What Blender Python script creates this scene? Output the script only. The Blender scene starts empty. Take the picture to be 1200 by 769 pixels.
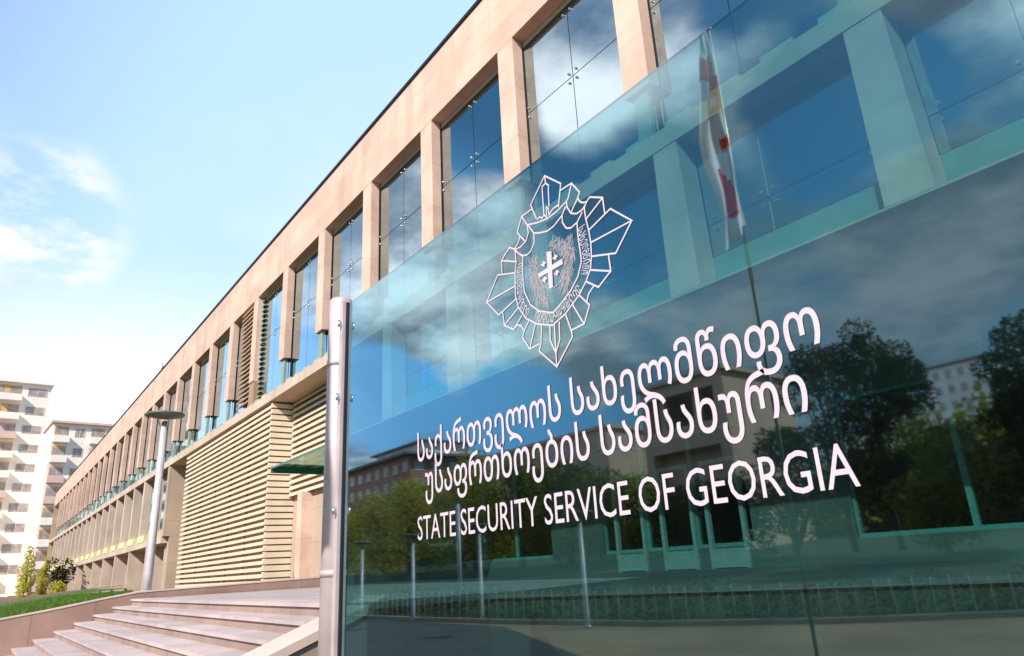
import bpy, math, random
from mathutils import Matrix, Vector
rad = math.radians
C = bpy.context.scene.collection
SC = bpy.context.scene

# ---------------------------------------------------------------- camera
# axes: X along the facade (to the right), Y into the facade, Z up; the eye is the origin
cam_d = bpy.data.cameras.new('camera'); cam = bpy.data.objects.new('camera', cam_d); C.objects.link(cam)
RX = (0.58593419, 0.80870700, -0.05171181)      # image right
RD = (-0.28812959, 0.14826549, -0.94604370)     # image down
RF = (-0.75740509, 0.56921906, 0.31988624)      # view direction
m = Matrix.Identity(4)
for i in range(3):
    m[i][0] = RX[i]; m[i][1] = -RD[i]; m[i][2] = -RF[i]
cam.matrix_world = m
cam_d.sensor_width = 36.0; cam_d.lens = 24.735
cam_d.clip_start = 0.05; cam_d.clip_end = 5000
SC.camera = cam

# ---------------------------------------------------------------- light, sky, exposure
SUN_AZ, SUN_EL = 150.0, 37.0                   # clockwise from +Y, above horizon
sd = bpy.data.lights.new('sun', 'SUN'); sd.energy = 3.8; sd.angle = rad(0.55); sd.color = (1.0, 0.93, 0.84)
sun = bpy.data.objects.new('sun', sd); C.objects.link(sun)
sdir = Vector((math.sin(rad(SUN_AZ))*math.cos(rad(SUN_EL)), math.cos(rad(SUN_AZ))*math.cos(rad(SUN_EL)), math.sin(rad(SUN_EL))))
sun.rotation_euler = sdir.to_track_quat('Z', 'Y').to_euler()

W = bpy.data.worlds.new('World'); SC.world = W; W.use_nodes = True
wt = W.node_tree; wt.nodes.clear()
def wn(t, **k):
    n = wt.nodes.new(t)
    for a, b in k.items(): setattr(n, a, b)
    return n
def wmath(op, a, b=None, clamp=False):
    n = wn('ShaderNodeMath', operation=op, use_clamp=clamp)
    for i, v in enumerate((a, b)):
        if v is None: continue
        if isinstance(v, (int, float)): n.inputs[i].default_value = v
        else: wt.links.new(v, n.inputs[i])
    return n.outputs[0]
def wsmooth(v, a, b, lo=0.0, hi=1.0):
    n = wn('ShaderNodeMapRange', interpolation_type='SMOOTHSTEP')
    wt.links.new(v, n.inputs[0])
    for i, x in enumerate((a, b, lo, hi)): n.inputs[i+1].default_value = x
    return n.outputs[0]
def wmix(f, a, b):
    n = wn('ShaderNodeMix', data_type='RGBA')
    wt.links.new(f, n.inputs[0])
    for s, v in ((6, a), (7, b)):
        if isinstance(v, tuple): n.inputs[s].default_value = (*v, 1)
        else: wt.links.new(v, n.inputs[s])
    return n.outputs[2]
CLOUD_BANKS = [((-.77,-.43,.471),11,.15),((-.71,-.52,.43),7,.14),((-.532,-.551,.644),11,.20),((-.42,-.72,.54),7,.10),((-.845,-.439,.306),6,.10),
               ((-.735,-.611,.293),9,.12),((-.424,-.864,.27),17,.13),((-.30,-.87,.39),9,.10),((-.671,-.465,.577),6,-.22),((-.34,-.79,.51),8,-.22),((-.878,-.416,.235),6,-.22),
               ((-.897,-.414,.14),7,.16),((-.77,-.60,.21),6,-.2)]
sky = wn('ShaderNodeTexSky', sky_type='NISHITA', sun_disc=False, sun_elevation=rad(SUN_EL), sun_rotation=rad(SUN_AZ))
sky.air_density = 1.15; sky.dust_density = 0.6; sky.ozone_density = 2.2
tc = wn('ShaderNodeTexCoord'); sep = wn('ShaderNodeSeparateXYZ'); wt.links.new(tc.outputs['Generated'], sep.inputs[0])
dx, dy, dz = sep.outputs
den = wmath('MAXIMUM', wmath('ADD', dz, 0.16), 0.05)
comb = wn('ShaderNodeCombineXYZ')
wt.links.new(wmath('DIVIDE', dx, den), comb.inputs[0]); wt.links.new(wmath('DIVIDE', dy, den), comb.inputs[1])
def wnoise(scale, detail, rough, off):
    mp = wn('ShaderNodeMapping'); mp.inputs[1].default_value = off; wt.links.new(comb.outputs[0], mp.inputs[0])
    n = wn('ShaderNodeTexNoise'); n.inputs['Scale'].default_value = scale; n.inputs['Detail'].default_value = detail; n.inputs['Roughness'].default_value = rough
    wt.links.new(mp.outputs[0], n.inputs[0]); return n.outputs[0]
cum = wnoise(0.95, 9, 0.56, (3.1, 0.4, 0.0))
shade = wnoise(1.7, 6, 0.6, (7.3, 1.1, 3.0))
# how far the direction points over the facade and away to the left: pale hazy half of the sky
side = wmath('ADD', wmath('MULTIPLY', dx, -0.45), wmath('MULTIPLY', dy, 0.9))
veil = wsmooth(side, -0.1, 0.55)
lowveil = wmath('MULTIPLY', wsmooth(dz, 0.45, 0.08), veil)
thin = wnoise(0.5, 5, 0.5, (2.0, 5.0, 0.0))
# banks of cloud and clear gaps in the part of the sky over the street
def lobe(d, half, amp):
    v = Vector(d).normalized(); n = wn('ShaderNodeVectorMath', operation='DOT_PRODUCT'); wt.links.new(tc.outputs['Generated'], n.inputs[0]); n.inputs[1].default_value = v
    return wsmooth(n.outputs['Value'], math.cos(rad(half)), math.cos(rad(half*0.25)), 0.0, amp)
cover = cum
for d, half, amp in CLOUD_BANKS: cover = wmath('ADD', cover, lobe(d, half, amp))
cmask = wmath('MULTIPLY', wsmooth(cover, 0.50, 0.66), wsmooth(side, 0.45, -0.05, 0.0, 1.0))
cloudcol = wmix(wsmooth(shade, 0.40, 0.66), (2.0, 2.4, 3.1), (10.5, 9.9, 10.2))
deep = wn('ShaderNodeMix', data_type='RGBA', blend_type='MULTIPLY'); deep.inputs[0].default_value = 1.0
wt.links.new(sky.outputs[0], deep.inputs[6]); deep.inputs[7].default_value = (0.38, 0.66, 0.72, 1)
base = wmix(wmath('MULTIPLY', veil, 0.92), wmix(lobe((-.88,-.42,.22), 24, .8), deep.outputs[2], (1.9, 5.2, 9.6)), (3.9, 5.75, 8.8))
base = wmix(wmath('MULTIPLY', lowveil, 0.97), base, (9.8, 8.9, 9.5))
base = wmix(wmath('MULTIPLY', wsmooth(thin, 0.50, 0.66), wmath('MULTIPLY', veil, 0.25)), base, (9.0, 8.3, 8.8))
cloudcol = wmix(lobe((-.42,-.86,.27), 24, .72), cloudcol, (1.0, 1.8, 2.4))
base = wmix(wmath('MULTIPLY', lobe((-.912,.0,.412), 6.5, .95), wsmooth(wnoise(4.5, 9, .6, (4.3,1.2,0.0)), .38, .66)), base, (9.0, 8.0, 8.7))
full = wmix(cmask, base, cloudcol)
bg = wn('ShaderNodeBackground'); bg.inputs[1].default_value = 0.105
wt.links.new(full, bg.inputs[0])
wo = wn('ShaderNodeOutputWorld'); wt.links.new(bg.outputs[0], wo.inputs[0])

SC.view_settings.view_transform = 'Standard'; SC.view_settings.look = 'None'
SC.view_settings.exposure = 0.62; SC.view_settings.gamma = 1.0
SC.view_settings.use_curve_mapping = False
SC.render.engine = 'CYCLES'
cy = SC.cycles
cy.max_bounces = 10; cy.transparent_max_bounces = 24; cy.glossy_bounces = 5; cy.diffuse_bounces = 3
cy.caustics_reflective = False; cy.caustics_refractive = False
cy.use_denoising = True; cy.sample_clamp_indirect = 6.0

# ---------------------------------------------------------------- helpers
class MB:
    """collects faces of one mesh"""
    def __init__(s): s.v = []; s.f = []; s.mi = []; s.sm = []
    def face(s, pts, mi=0, sm=False):
        b = len(s.v); s.v += [tuple(p) for p in pts]; s.f.append(tuple(range(b, b+len(pts)))); s.mi.append(mi); s.sm.append(sm)
    def hexa(s, p, mi=0):
        """eight corners: bottom ring then top ring, counter-clockwise from above"""
        b = len(s.v); s.v += [tuple(q) for q in p]
        for q in ((3,2,1,0),(4,5,6,7),(0,1,5,4),(1,2,6,5),(2,3,7,6),(3,0,4,7)):
            s.f.append(tuple(b+i for i in q)); s.mi.append(mi); s.sm.append(False)
    def box(s, x0, x1, y0, y1, z0, z1, mi=0):
        s.hexa([(x0,y0,z0),(x1,y0,z0),(x1,y1,z0),(x0,y1,z0),(x0,y0,z1),(x1,y0,z1),(x1,y1,z1),(x0,y1,z1)], mi); return s
    def tube(s, pts, radii, n=12, mi=0, cap=True):
        b = len(s.v)
        for i, (p, r) in enumerate(zip(pts, radii)):
            p = Vector(p)
            d = (Vector(pts[min(i+1, len(pts)-1)]) - Vector(pts[max(i-1, 0)])).normalized()
            a = d.orthogonal().normalized(); c = d.cross(a)
            for k in range(n):
                t = 2*math.pi*k/n; s.v.append(tuple(p + a*(r*math.cos(t)) + c*(r*math.sin(t))))
        for i in range(len(pts)-1):
            for k in range(n):
                s.f.append((b+i*n+k, b+i*n+(k+1)%n, b+(i+1)*n+(k+1)%n, b+(i+1)*n+k)); s.mi.append(mi); s.sm.append(True)
        if cap:
            s.f.append(tuple(b+k for k in reversed(range(n)))); s.mi.append(mi); s.sm.append(False)
            e = b+(len(pts)-1)*n; s.f.append(tuple(e+k for k in range(n))); s.mi.append(mi); s.sm.append(False)
        return s
    def lathe(s, c, prof, n=24, mi=0):
        return s.tube_z(c, prof, n, mi)
    def tube_z(s, c, prof, n=24, mi=0):
        b = len(s.v)
        for r, z in prof:
            for k in range(n):
                t = 2*math.pi*k/n; s.v.append((c[0]+r*math.cos(t), c[1]+r*math.sin(t), c[2]+z))
        for i in range(len(prof)-1):
            for k in range(n):
                s.f.append((b+i*n+k, b+i*n+(k+1)%n, b+(i+1)*n+(k+1)%n, b+(i+1)*n+k)); s.mi.append(mi); s.sm.append(True)
        return s

ORG = {}
def wl(o):
    return ORG.get(o.name, Vector((0,0,0))) if o else Vector((0,0,0))
def build(mb, name, mat, parent=None, origin=None):
    """link one mesh object; vertices are given in world space"""
    po = wl(parent); org = Vector(origin) if origin is not None else (po.copy() if parent else Vector((0,0,0)))
    me = bpy.data.meshes.new(name)
    me.from_pydata([(v[0]-org.x, v[1]-org.y, v[2]-org.z) for v in mb.v], [], mb.f)
    mats = mat if isinstance(mat, (list, tuple)) else [mat]
    for q in mats: me.materials.append(q)
    me.polygons.foreach_set('material_index', mb.mi); me.polygons.foreach_set('use_smooth', mb.sm)
    me.update()
    o = bpy.data.objects.new(name, me); C.objects.link(o)
    o.parent = parent; o.location = org - po; ORG[o.name] = org
    return o
def empty(name, loc):
    o = bpy.data.objects.new(name, None); C.objects.link(o); o.location = loc; o.empty_display_size = 0.3; ORG[o.name] = Vector(loc); return o
def tag(o, label=None, cat=None, group=None, kind=None):
    if label: o['label'] = label
    if cat: o['category'] = cat
    if group: o['group'] = group
    if kind: o['kind'] = kind
    return o
def thing(name, loc, label, cat, group=None):
    return tag(empty(name, loc), label, cat, group)
def copy_child(o, parent, off, kids=True):
    c = o.copy(); C.objects.link(c); c.parent = parent; c.location = Vector(o.location) + Vector(off); ORG[c.name] = wl(o) + Vector(off)
    if kids:
        for ch in list(o.children):
            d = ch.copy(); C.objects.link(d); d.parent = c; ORG[d.name] = wl(ch) + Vector(off)
    return c
def copy_tree(o, loc, label=None, group=None):
    r = o.copy(); C.objects.link(r); r.location = loc; ORG[r.name] = Vector(loc)
    if label: r['label'] = label
    if group: r['group'] = group
    for ch in list(o.children):
        c = ch.copy(); C.objects.link(c); c.parent = r
        for g in list(ch.children):
            d = g.copy(); C.objects.link(d); d.parent = c
    return r

# ---------------------------------------------------------------- materials
def mat(name, col, rough=0.7, metal=0.0, var=0.0, vscale=2.0, bump=0.0, bscale=20.0, spec=0.3, joints=None, streak=0.0, col2=None, jcol=0.72):
    """procedural surface: noise-varied colour, optional joints (bw, bh, axis map), stains and bump"""
    M = bpy.data.materials.new(name); M.use_nodes = True; nt = M.node_tree; N = nt.nodes; L = nt.links
    b = N['Principled BSDF']; b.inputs['Roughness'].default_value = rough; b.inputs['Metallic'].default_value = metal
    b.inputs['Specular IOR Level'].default_value = spec
    geo = N.new('ShaderNodeNewGeometry'); pos = geo.outputs['Position']
    def mixc(f, a, c, blend='MIX'):
        n = N.new('ShaderNodeMix'); n.data_type = 'RGBA'; n.blend_type = blend
        if isinstance(f, float): n.inputs[0].default_value = f
        else: L.new(f, n.inputs[0])
        for s, v in ((6, a), (7, c)):
            if isinstance(v, tuple): n.inputs[s].default_value = (*v, 1)
            else: L.new(v, n.inputs[s])
        return n.outputs[2]
    def noise(sc, det=5, stretch=None):
        n = N.new('ShaderNodeTexNoise'); n.inputs['Scale'].default_value = sc; n.inputs['Detail'].default_value = det
        if stretch:
            mp = N.new('ShaderNodeMapping'); mp.inputs[3].default_value = stretch; L.new(pos, mp.inputs[0]); L.new(mp.outputs[0], n.inputs[0])
        else: L.new(pos, n.inputs[0])
        return n.outputs[0]
    def ramp(v, a, c, lo=0.0, hi=1.0):
        n = N.new('ShaderNodeMapRange'); n.interpolation_type = 'SMOOTHSTEP'; L.new(v, n.inputs[0])
        for i, x in enumerate((a, c, lo, hi)): n.inputs[i+1].default_value = x
        return n.outputs[0]
    c = tuple(col)
    if var > 0:
        d = col2 or tuple(x*(1-var) for x in col)
        c = mixc(ramp(noise(vscale), 0.36, 0.66), c, d)
        c = mixc(ramp(noise(vscale*9, 3), 0.4, 0.75, 0.0, 0.5), c, tuple(x*(1-var*0.8) for x in col))
    hgt = None
    if joints:
        bw, bh, axes = joints
        br = N.new('ShaderNodeTexBrick'); br.inputs['Scale'].default_value = 1.0
        br.inputs['Brick Width'].default_value = bw; br.inputs['Row Height'].default_value = bh
        br.inputs['Mortar Size'].default_value = 0.012; br.inputs['Mortar Smooth'].default_value = 0.3
        br.offset = 0.0 if len(joints) < 3 or axes[0] != '~' else 0.5
        axes = axes.strip('~')
        sp = N.new('ShaderNodeSeparateXYZ'); cb = N.new('ShaderNodeCombineXYZ'); L.new(pos, sp.inputs[0])
        L.new(sp.outputs['xyz'.index(axes[0])], cb.inputs[0]); L.new(sp.outputs['xyz'.index(axes[1])], cb.inputs[1])
        L.new(cb.outputs[0], br.inputs[0])
        br.inputs['Color1'].default_value = (1,1,1,1); br.inputs['Color2'].default_value = (0.84,0.84,0.85,1); br.inputs['Mortar'].default_value = (jcol,jcol*0.95,jcol*0.9,1)
        c = mixc(1.0, c, br.outputs['Color'], 'MULTIPLY')
        hgt = br.outputs['Fac']
    if streak > 0:
        c = mixc(ramp(noise(1.0, 6, (1.3, 1.3, 0.16)), 0.52, 0.74, 0.0, streak), c, tuple(x*0.55 for x in col))
        c = mixc(ramp(noise(0.55, 7), 0.56, 0.70, 0.0, streak), c, tuple(x*0.62 for x in col))
    if isinstance(c, tuple): b.inputs['Base Color'].default_value = (*c, 1)
    else: L.new(c, b.inputs['Base Color'])
    if bump > 0:
        bp = N.new('ShaderNodeBump'); bp.inputs['Strength'].default_value = bump; bp.inputs['Distance'].default_value = 0.02
        h = noise(bscale, 6)
        if hgt is not None:
            s = N.new('ShaderNodeMath'); s.operation = 'SUBTRACT'; L.new(h, s.inputs[0]); L.new(hgt, s.inputs[1]); h = s.outputs[0]
        L.new(h, bp.inputs['Height']); L.new(bp.outputs[0], b.inputs['Normal'])
    if rough > 0.3 and var > 0:
        L.new(ramp(noise(vscale*4, 4), 0.3, 0.7, max(0.05, rough-0.12), min(1, rough+0.1)), b.inputs['Roughness'])
    return M
def glass(name, tint, refl_col, base, gain, ior=1.9, rough=0.0, dirt=0.0):
    """flat tinted pane: part mirror (more at a slant), part see-through"""
    M = bpy.data.materials.new(name); M.use_nodes = True; nt = M.node_tree; N = nt.nodes; L = nt.links; N.clear()
    out = N.new('ShaderNodeOutputMaterial'); mx = N.new('ShaderNodeMixShader'); tr = N.new('ShaderNodeBsdfTransparent'); gl = N.new('ShaderNodeBsdfGlossy')
    tr.inputs[0].default_value = (*tint, 1); gl.inputs[0].default_value = (*refl_col, 1); gl.inputs['Roughness'].default_value = rough
    fr = N.new('ShaderNodeFresnel'); fr.inputs[0].default_value = ior
    mr = N.new('ShaderNodeMath'); mr.operation = 'MULTIPLY_ADD'; mr.use_clamp = True; L.new(fr.outputs[0], mr.inputs[0]); mr.inputs[1].default_value = gain; mr.inputs[2].default_value = base
    L.new(mr.outputs[0], mx.inputs[0]); L.new(tr.outputs[0], mx.inputs[1]); L.new(gl.outputs[0], mx.inputs[2])
    if dirt > 0:
        df = N.new('ShaderNodeBsdfDiffuse'); df.inputs[0].default_value = (0.55, 0.6, 0.6, 1)
        m2 = N.new('ShaderNodeMixShader'); geo = N.new('ShaderNodeNewGeometry'); mp = N.new('ShaderNodeMapping'); mp.inputs[3].default_value = (3, 3, 0.6)
        nz = N.new('ShaderNodeTexNoise'); nz.inputs['Scale'].default_value = 1.6; nz.inputs['Detail'].default_value = 8
        L.new(geo.outputs['Position'], mp.inputs[0]); L.new(mp.outputs[0], nz.inputs[0])
        rp = N.new('ShaderNodeMapRange'); L.new(nz.outputs[0], rp.inputs[0]); rp.inputs[1].default_value = 0.45; rp.inputs[2].default_value = 0.8; rp.inputs[3].default_value = dirt*0.25; rp.inputs[4].default_value = dirt
        L.new(rp.outputs[0], m2.inputs[0]); L.new(mx.outputs[0], m2.inputs[1]); L.new(df.outputs[0], m2.inputs[2]); L.new(m2.outputs[0], out.inputs[0])
    else: L.new(mx.outputs[0], out.inputs[0])
    return M
def leafmat(name, c1, c2, trans=0.35):
    M = bpy.data.materials.new(name); M.use_nodes = True; nt = M.node_tree; N = nt.nodes; L = nt.links; N.clear()
    out = N.new('ShaderNodeOutputMaterial'); geo = N.new('ShaderNodeNewGeometry')
    nz = N.new('ShaderNodeTexNoise'); nz.inputs['Scale'].default_value = 0.9; L.new(geo.outputs['Position'], nz.inputs[0])
    ad = N.new('ShaderNodeMath'); ad.operation = 'ADD'; L.new(nz.outputs[0], ad.inputs[0]); L.new(geo.outputs['Random Per Island'], ad.inputs[1])
    rp = N.new('ShaderNodeMapRange'); L.new(ad.outputs[0], rp.inputs[0]); rp.inputs[1].default_value = 0.3; rp.inputs[2].default_value = 1.3
    mc = N.new('ShaderNodeMix'); mc.data_type = 'RGBA'; L.new(rp.outputs[0], mc.inputs[0]); mc.inputs[6].default_value = (*c1, 1); mc.inputs[7].default_value = (*c2, 1)
    d = N.new('ShaderNodeBsdfDiffuse'); t = N.new('ShaderNodeBsdfTranslucent'); L.new(mc.outputs[2], d.inputs[0]); L.new(mc.outputs[2], t.inputs[0])
    mx = N.new('ShaderNodeMixShader'); mx.inputs[0].default_value = trans; L.new(d.outputs[0], mx.inputs[1]); L.new(t.outputs[0], mx.inputs[2]); L.new(mx.outputs[0], out.inputs[0])
    return M

STONE = (0.86, 0.585, 0.475)
M = dict(
    stone=mat('sandstone_cladding', STONE, 0.82, var=0.16, vscale=0.7, bump=0.12, bscale=30, joints=(1.85, 0.74, 'xz'), streak=0.45, jcol=0.74),
    pillar=mat('sandstone_pillar', (0.85, 0.585, 0.48), 0.82, var=0.18, vscale=1.2, bump=0.12, bscale=30, joints=(40.0, 1.47, 'xz'), streak=0.32, jcol=0.76),
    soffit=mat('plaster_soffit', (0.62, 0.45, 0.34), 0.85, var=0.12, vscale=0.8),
    fin=mat('concrete_fin', (0.68, 0.53, 0.44), 0.85, var=0.18, vscale=0.6, streak=0.25, bump=0.1),
    plaster=mat('beige_wall_plaster', (0.58, 0.44, 0.34), 0.85, var=0.12, vscale=0.5, streak=0.2, joints=(2.4, 1.3, 'yz')),
    coping=mat('dark_metal_coping', (0.035, 0.03, 0.04), 0.5, metal=0.3),
    louvre=mat('cream_louvre', (0.82, 0.68, 0.53), 0.6, var=0.10, vscale=1.4),
    brownlouvre=mat('brown_louvre', (0.44, 0.28, 0.18), 0.65, var=0.12, vscale=1.5),
    dark=mat('dark_cavity', (0.05, 0.04, 0.035), 0.9),
    joint=mat('dark_glazing_joint', (0.012, 0.02, 0.022), 0.6),
    steel=mat('stainless_fitting', (0.8, 0.8, 0.8), 0.25, metal=1.0),
    room=mat('room_wall_paint', (0.62, 0.68, 0.65), 0.9, var=0.1, vscale=0.3),
    shadewall=mat('shade_dark_green_stone', (0.15, 0.17, 0.155), 0.85, var=0.2, vscale=0.6),  # portico and end walls, shade put into the dark base colour
    groundshade=mat('shade_dark_ground', (0.035, 0.045, 0.02), 0.95, var=0.4, vscale=3, bump=0.4, bscale=20),  # near-black tone painting the shade on the ground behind the sign
    wallshade=mat('shade_dark_terrace_stone', (0.07, 0.075, 0.065), 0.85, var=0.25, vscale=1.0),  # shade worked into the base colour of the wall
    bracketmetal=mat('grey_green_bracket', (0.30, 0.40, 0.34), 0.5, var=0.15),
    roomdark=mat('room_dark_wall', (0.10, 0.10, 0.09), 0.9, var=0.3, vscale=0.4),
    teal=mat('teal_painted_metal', (0.16, 0.36, 0.33), 0.45, var=0.1),
    tealpale=mat('pale_teal_panel', (0.36, 0.50, 0.45), 0.5, var=0.15, vscale=2),
    yellow=mat('yellow_reflect_sill_panel', (0.86, 0.78, 0.44), 0.6, var=0.2, vscale=1.3),  # yellow reflection in the spandrel glass, painted as a flat colour
    plaza=mat('pink_granite_paving', (0.56, 0.455, 0.45), 0.75, var=0.14, vscale=0.8, bump=0.08, bscale=60, joints=(0.9, 0.6, '~xy'), jcol=0.74, streak=0.2),
    darkplaza=mat('dark_paving', (0.17, 0.165, 0.165), 0.6, var=0.2, vscale=0.7, joints=(1.2, 0.6, '~xy'), jcol=0.75),  # darker than the pink plaza paving
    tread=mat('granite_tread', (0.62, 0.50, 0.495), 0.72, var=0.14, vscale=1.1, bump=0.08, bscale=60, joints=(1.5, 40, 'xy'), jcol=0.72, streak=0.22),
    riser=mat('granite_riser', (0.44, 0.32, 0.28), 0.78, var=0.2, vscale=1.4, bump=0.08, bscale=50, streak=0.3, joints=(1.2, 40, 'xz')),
    pinkwall=mat('pink_stone_wall', (0.42, 0.27, 0.225), 0.8, var=0.22, vscale=0.7, bump=0.12, bscale=25, streak=0.35, joints=(1.3, 3.0, 'yz')),
    cap=mat('pale_stone_cap', (0.66, 0.52, 0.46), 0.75, var=0.1, vscale=2),
    grass=mat('lawn_grass', (0.085, 0.165, 0.025), 0.95, var=0.35, vscale=1.6, bump=0.6, bscale=40),
    soil=mat('bare_soil', (0.20, 0.13, 0.095), 0.95, var=0.3, vscale=2, bump=0.3, bscale=12),
    metal=mat('satin_steel_tube', (0.66, 0.56, 0.59), 0.5, metal=0.2, var=0.18, vscale=4, streak=0.25),
    lampmetal=mat('grey_painted_post', (0.66, 0.61, 0.67), 0.45, metal=0.15, var=0.16, vscale=4, streak=0.3),
    lamptop=mat('lamp_disc_metal', (0.20, 0.21, 0.20), 0.5, metal=0.4, var=0.1),
    vinyl=mat('white_vinyl', (0.66, 0.555, 0.64), 0.7),
    frosted=mat('frosted_vinyl', (0.40, 0.37, 0.43), 0.8),
    ground=mat('far_ground', (0.22, 0.19, 0.15), 0.95, var=0.3, vscale=0.15, bump=0.2, bscale=3),
    paving=mat('beige_concrete_paving', (0.31, 0.20, 0.115), 0.85, var=0.25, vscale=0.5, bump=0.1, bscale=20, streak=0.2, joints=(1.5, 1.5, 'xy')),
    asphalt=mat('dark_asphalt', (0.05, 0.05, 0.052), 0.9, var=0.25, vscale=0.8, bump=0.2, bscale=60),
    green=mat('rough_grass', (0.025, 0.05, 0.015), 0.95, var=0.4, vscale=0.7, bump=0.4, bscale=15),
    fence=mat('rusty_grey_fence', (0.42, 0.36, 0.30), 0.7, var=0.3, vscale=4),
    whitewall=mat('white_render', (0.95, 0.86, 0.79), 0.85, var=0.06, vscale=0.2, streak=0.08),
    orange=mat('orange_balcony_paint', (0.85, 0.50, 0.22), 0.8, var=0.15, vscale=0.6),
    pinkpanel=mat('pink_balcony_panel', (0.74, 0.52, 0.46), 0.8, var=0.12, vscale=0.4),
    winframe=mat('pale_window_frame', (0.72, 0.70, 0.72), 0.6),
    brick=mat('red_brick', (0.52, 0.25, 0.18), 0.9, var=0.25, vscale=0.8, joints=(0.5, 0.25, '~xz')),
    roofgrey=mat('grey_roof', (0.16, 0.16, 0.17), 0.7, var=0.2),
    beigehouse=mat('warm_beige_house', (0.66, 0.43, 0.30), 0.85, var=0.15, vscale=0.4, streak=0.2),
    bark=mat('bark', (0.12, 0.085, 0.06), 0.95, var=0.4, vscale=3, bump=0.5, bscale=12),
    flagwhite=leafmat('flag_white', (0.90, 0.88, 0.90), (0.86, 0.84, 0.86), 0.8), flagred=leafmat('flag_red', (0.90, 0.03, 0.02), (0.80, 0.02, 0.02), 0.8),
    flagdark=mat('dark_green_cloth', (0.03, 0.06, 0.05), 0.9),
    polemetal=mat('pale_pole_metal', (0.70, 0.66, 0.55), 0.4, metal=0.4),
    polegreen=mat('dark_green_pole_paint', (0.02, 0.07, 0.06), 0.5),
    doorwhite=mat('white_door_frame', (0.34, 0.40, 0.37), 0.6),
    red=mat('red_extinguisher', (0.5, 0.03, 0.03), 0.4),
    signglass=glass('sign_glass', (0.125, 0.345, 0.355), (0.64, 0.91, 1.0), 0.06, 2.0, 2.1, dirt=0.010, rough=0.024),
    glassback=glass('sign_glass_back', (0.94, 0.985, 0.975), (0.9, 1, 1), 0.0, 0.0, 1.4),
    glassedge=mat('glass_edge', (0.42, 0.30, 0.34), 0.3, spec=0.5),
    pane=glass('facade_glass', (0.18, 0.46, 0.50), (0.76, 0.94, 1.0), 0.50, 1.2, 1.8),
    shopglass=glass('ground_floor_glass', (0.3, 0.45, 0.4), (0.6, 0.8, 0.75), 0.02, 0.5, 1.5),
    canopyglass=glass('green_canopy_glass', (0.09, 0.26, 0.19), (0.5, 0.75, 0.65), 0.04, 0.7, 1.5, rough=0.08),
    canopyedge=mat('green_glass_edge', (0.03, 0.16, 0.10), 0.2, spec=0.6),
    farglass=mat('far_window_glass', (0.50, 0.40, 0.37), 0.15, spec=0.8, var=0.4, vscale=0.8),
)
LEAF = dict(
    olive=leafmat('olive_leaves', (0.22, 0.22, 0.03), (0.48, 0.40, 0.07), 0.6),
    green=leafmat('green_leaves', (0.12, 0.15, 0.028), (0.30, 0.28, 0.055), 0.58),
    dark=leafmat('dark_leaves', (0.02, 0.035, 0.012), (0.055, 0.065, 0.02)),
    lawn=leafmat('grass_blades', (0.09, 0.17, 0.025), (0.16, 0.25, 0.05), 0.4),
    yellow=leafmat('yellow_green_leaves', (0.46, 0.48, 0.06), (0.75, 0.68, 0.12), 0.6),
)

# ================================================================ setting: ground, lawn, road
G = -1.5                                        # street level (the eye is at 0)
mb = MB(); mb.face([(-1500,-1500,G-0.02),(1500,-1500,G-0.02),(1500,1500,G-0.02),(-1500,1500,G-0.02)])
tag(build(mb, 'ground', M['ground']), kind='structure')
# light paving in front of the sign, up to the fence line
FL = [(-110,-7.4),(-40,-7.6),(-26,-7.6),(-21.5,-7.8),(-17,-8.3),(-12.5,-9.2),(-9,-11.1),(-6.5,-13.4),(-3,-17),(4,-24),(30,-50)]
mb = MB()
for (x0,y0),(x1,y1) in zip(FL[1:-1], FL[2:]): mb.face([(x0,y0,G-0.012),(x1,y1,G-0.012),(x1,2.2,G-0.012),(x0,2.2,G-0.012)])
tag(build(mb, 'pavement', M['paving']), kind='structure')
mb = MB(); mb.face([(-40,2.2,G-0.012),(30,2.2,G-0.012),(30,9.4,G-0.012),(-40,9.4,G-0.012)])
tag(build(mb, 'shade_ground', M['groundshade']), kind='structure')  # strip added behind the sign, its dark colour stands for shade
mb = MB(); mb.face([(-40,-7.55,G-0.006),(-16.4,-7.55,G-0.006),(-9.4,-4.3,G-0.006),(-6.4,-2.6,G-0.006),(-5.6,-0.4,G-0.006),(-40,-0.4,G-0.006)])
tag(build(mb, 'road', M['asphalt']), kind='structure')
# green strip behind the fence
mb = MB()
for (x0,y0),(x1,y1) in zip(FL[:-1], FL[1:]): mb.face([(x0*1.02,y0-0.15,G-0.008),(x0*1.4,y0-40,G+2.4),(x1*1.4,y1-40,G+2.4),(x1*1.02,y1-0.15,G-0.008)])
tag(build(mb, 'grass_bank', M['green']), kind='structure')

# ---------------------------------------------------------------- plaza, retaining wall
PZ = -0.3
edge = [(-7.3,3.42),(-7.3,4.95),(-2.5,7.2),(3,9.0),(14,9.0)]
mb = MB()
pts = [(-21.2,3.42),(-7.3,3.42),(-7.3,4.95),(-9.2,9.45),(-9.2,9.5),(-30.2,9.5),(-30.2,9.3),(-21.2,9.3)]
mb.face([(x,y,PZ) for x,y in pts])
tag(build(mb, 'plaza_paving', M['plaza']), kind='structure')
mb = MB(); mb.face([(x,y,PZ) for x,y in [(-7.3,4.95),(-2.5,7.2),(3,9.0),(14,9.0),(14,9.5),(-9.2,9.5)]]); mb.face([(-30.2,9.502,PZ),(14,9.502,PZ),(14,13.6,PZ),(-30.2,13.6,PZ)])
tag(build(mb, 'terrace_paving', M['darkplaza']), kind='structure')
pw = thing('retaining_wall', (-2.5,7.2,G), 'low stone wall of the raised terrace seen through the glass sign', 'wall')
mb = MB(); mc = MB()
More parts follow.
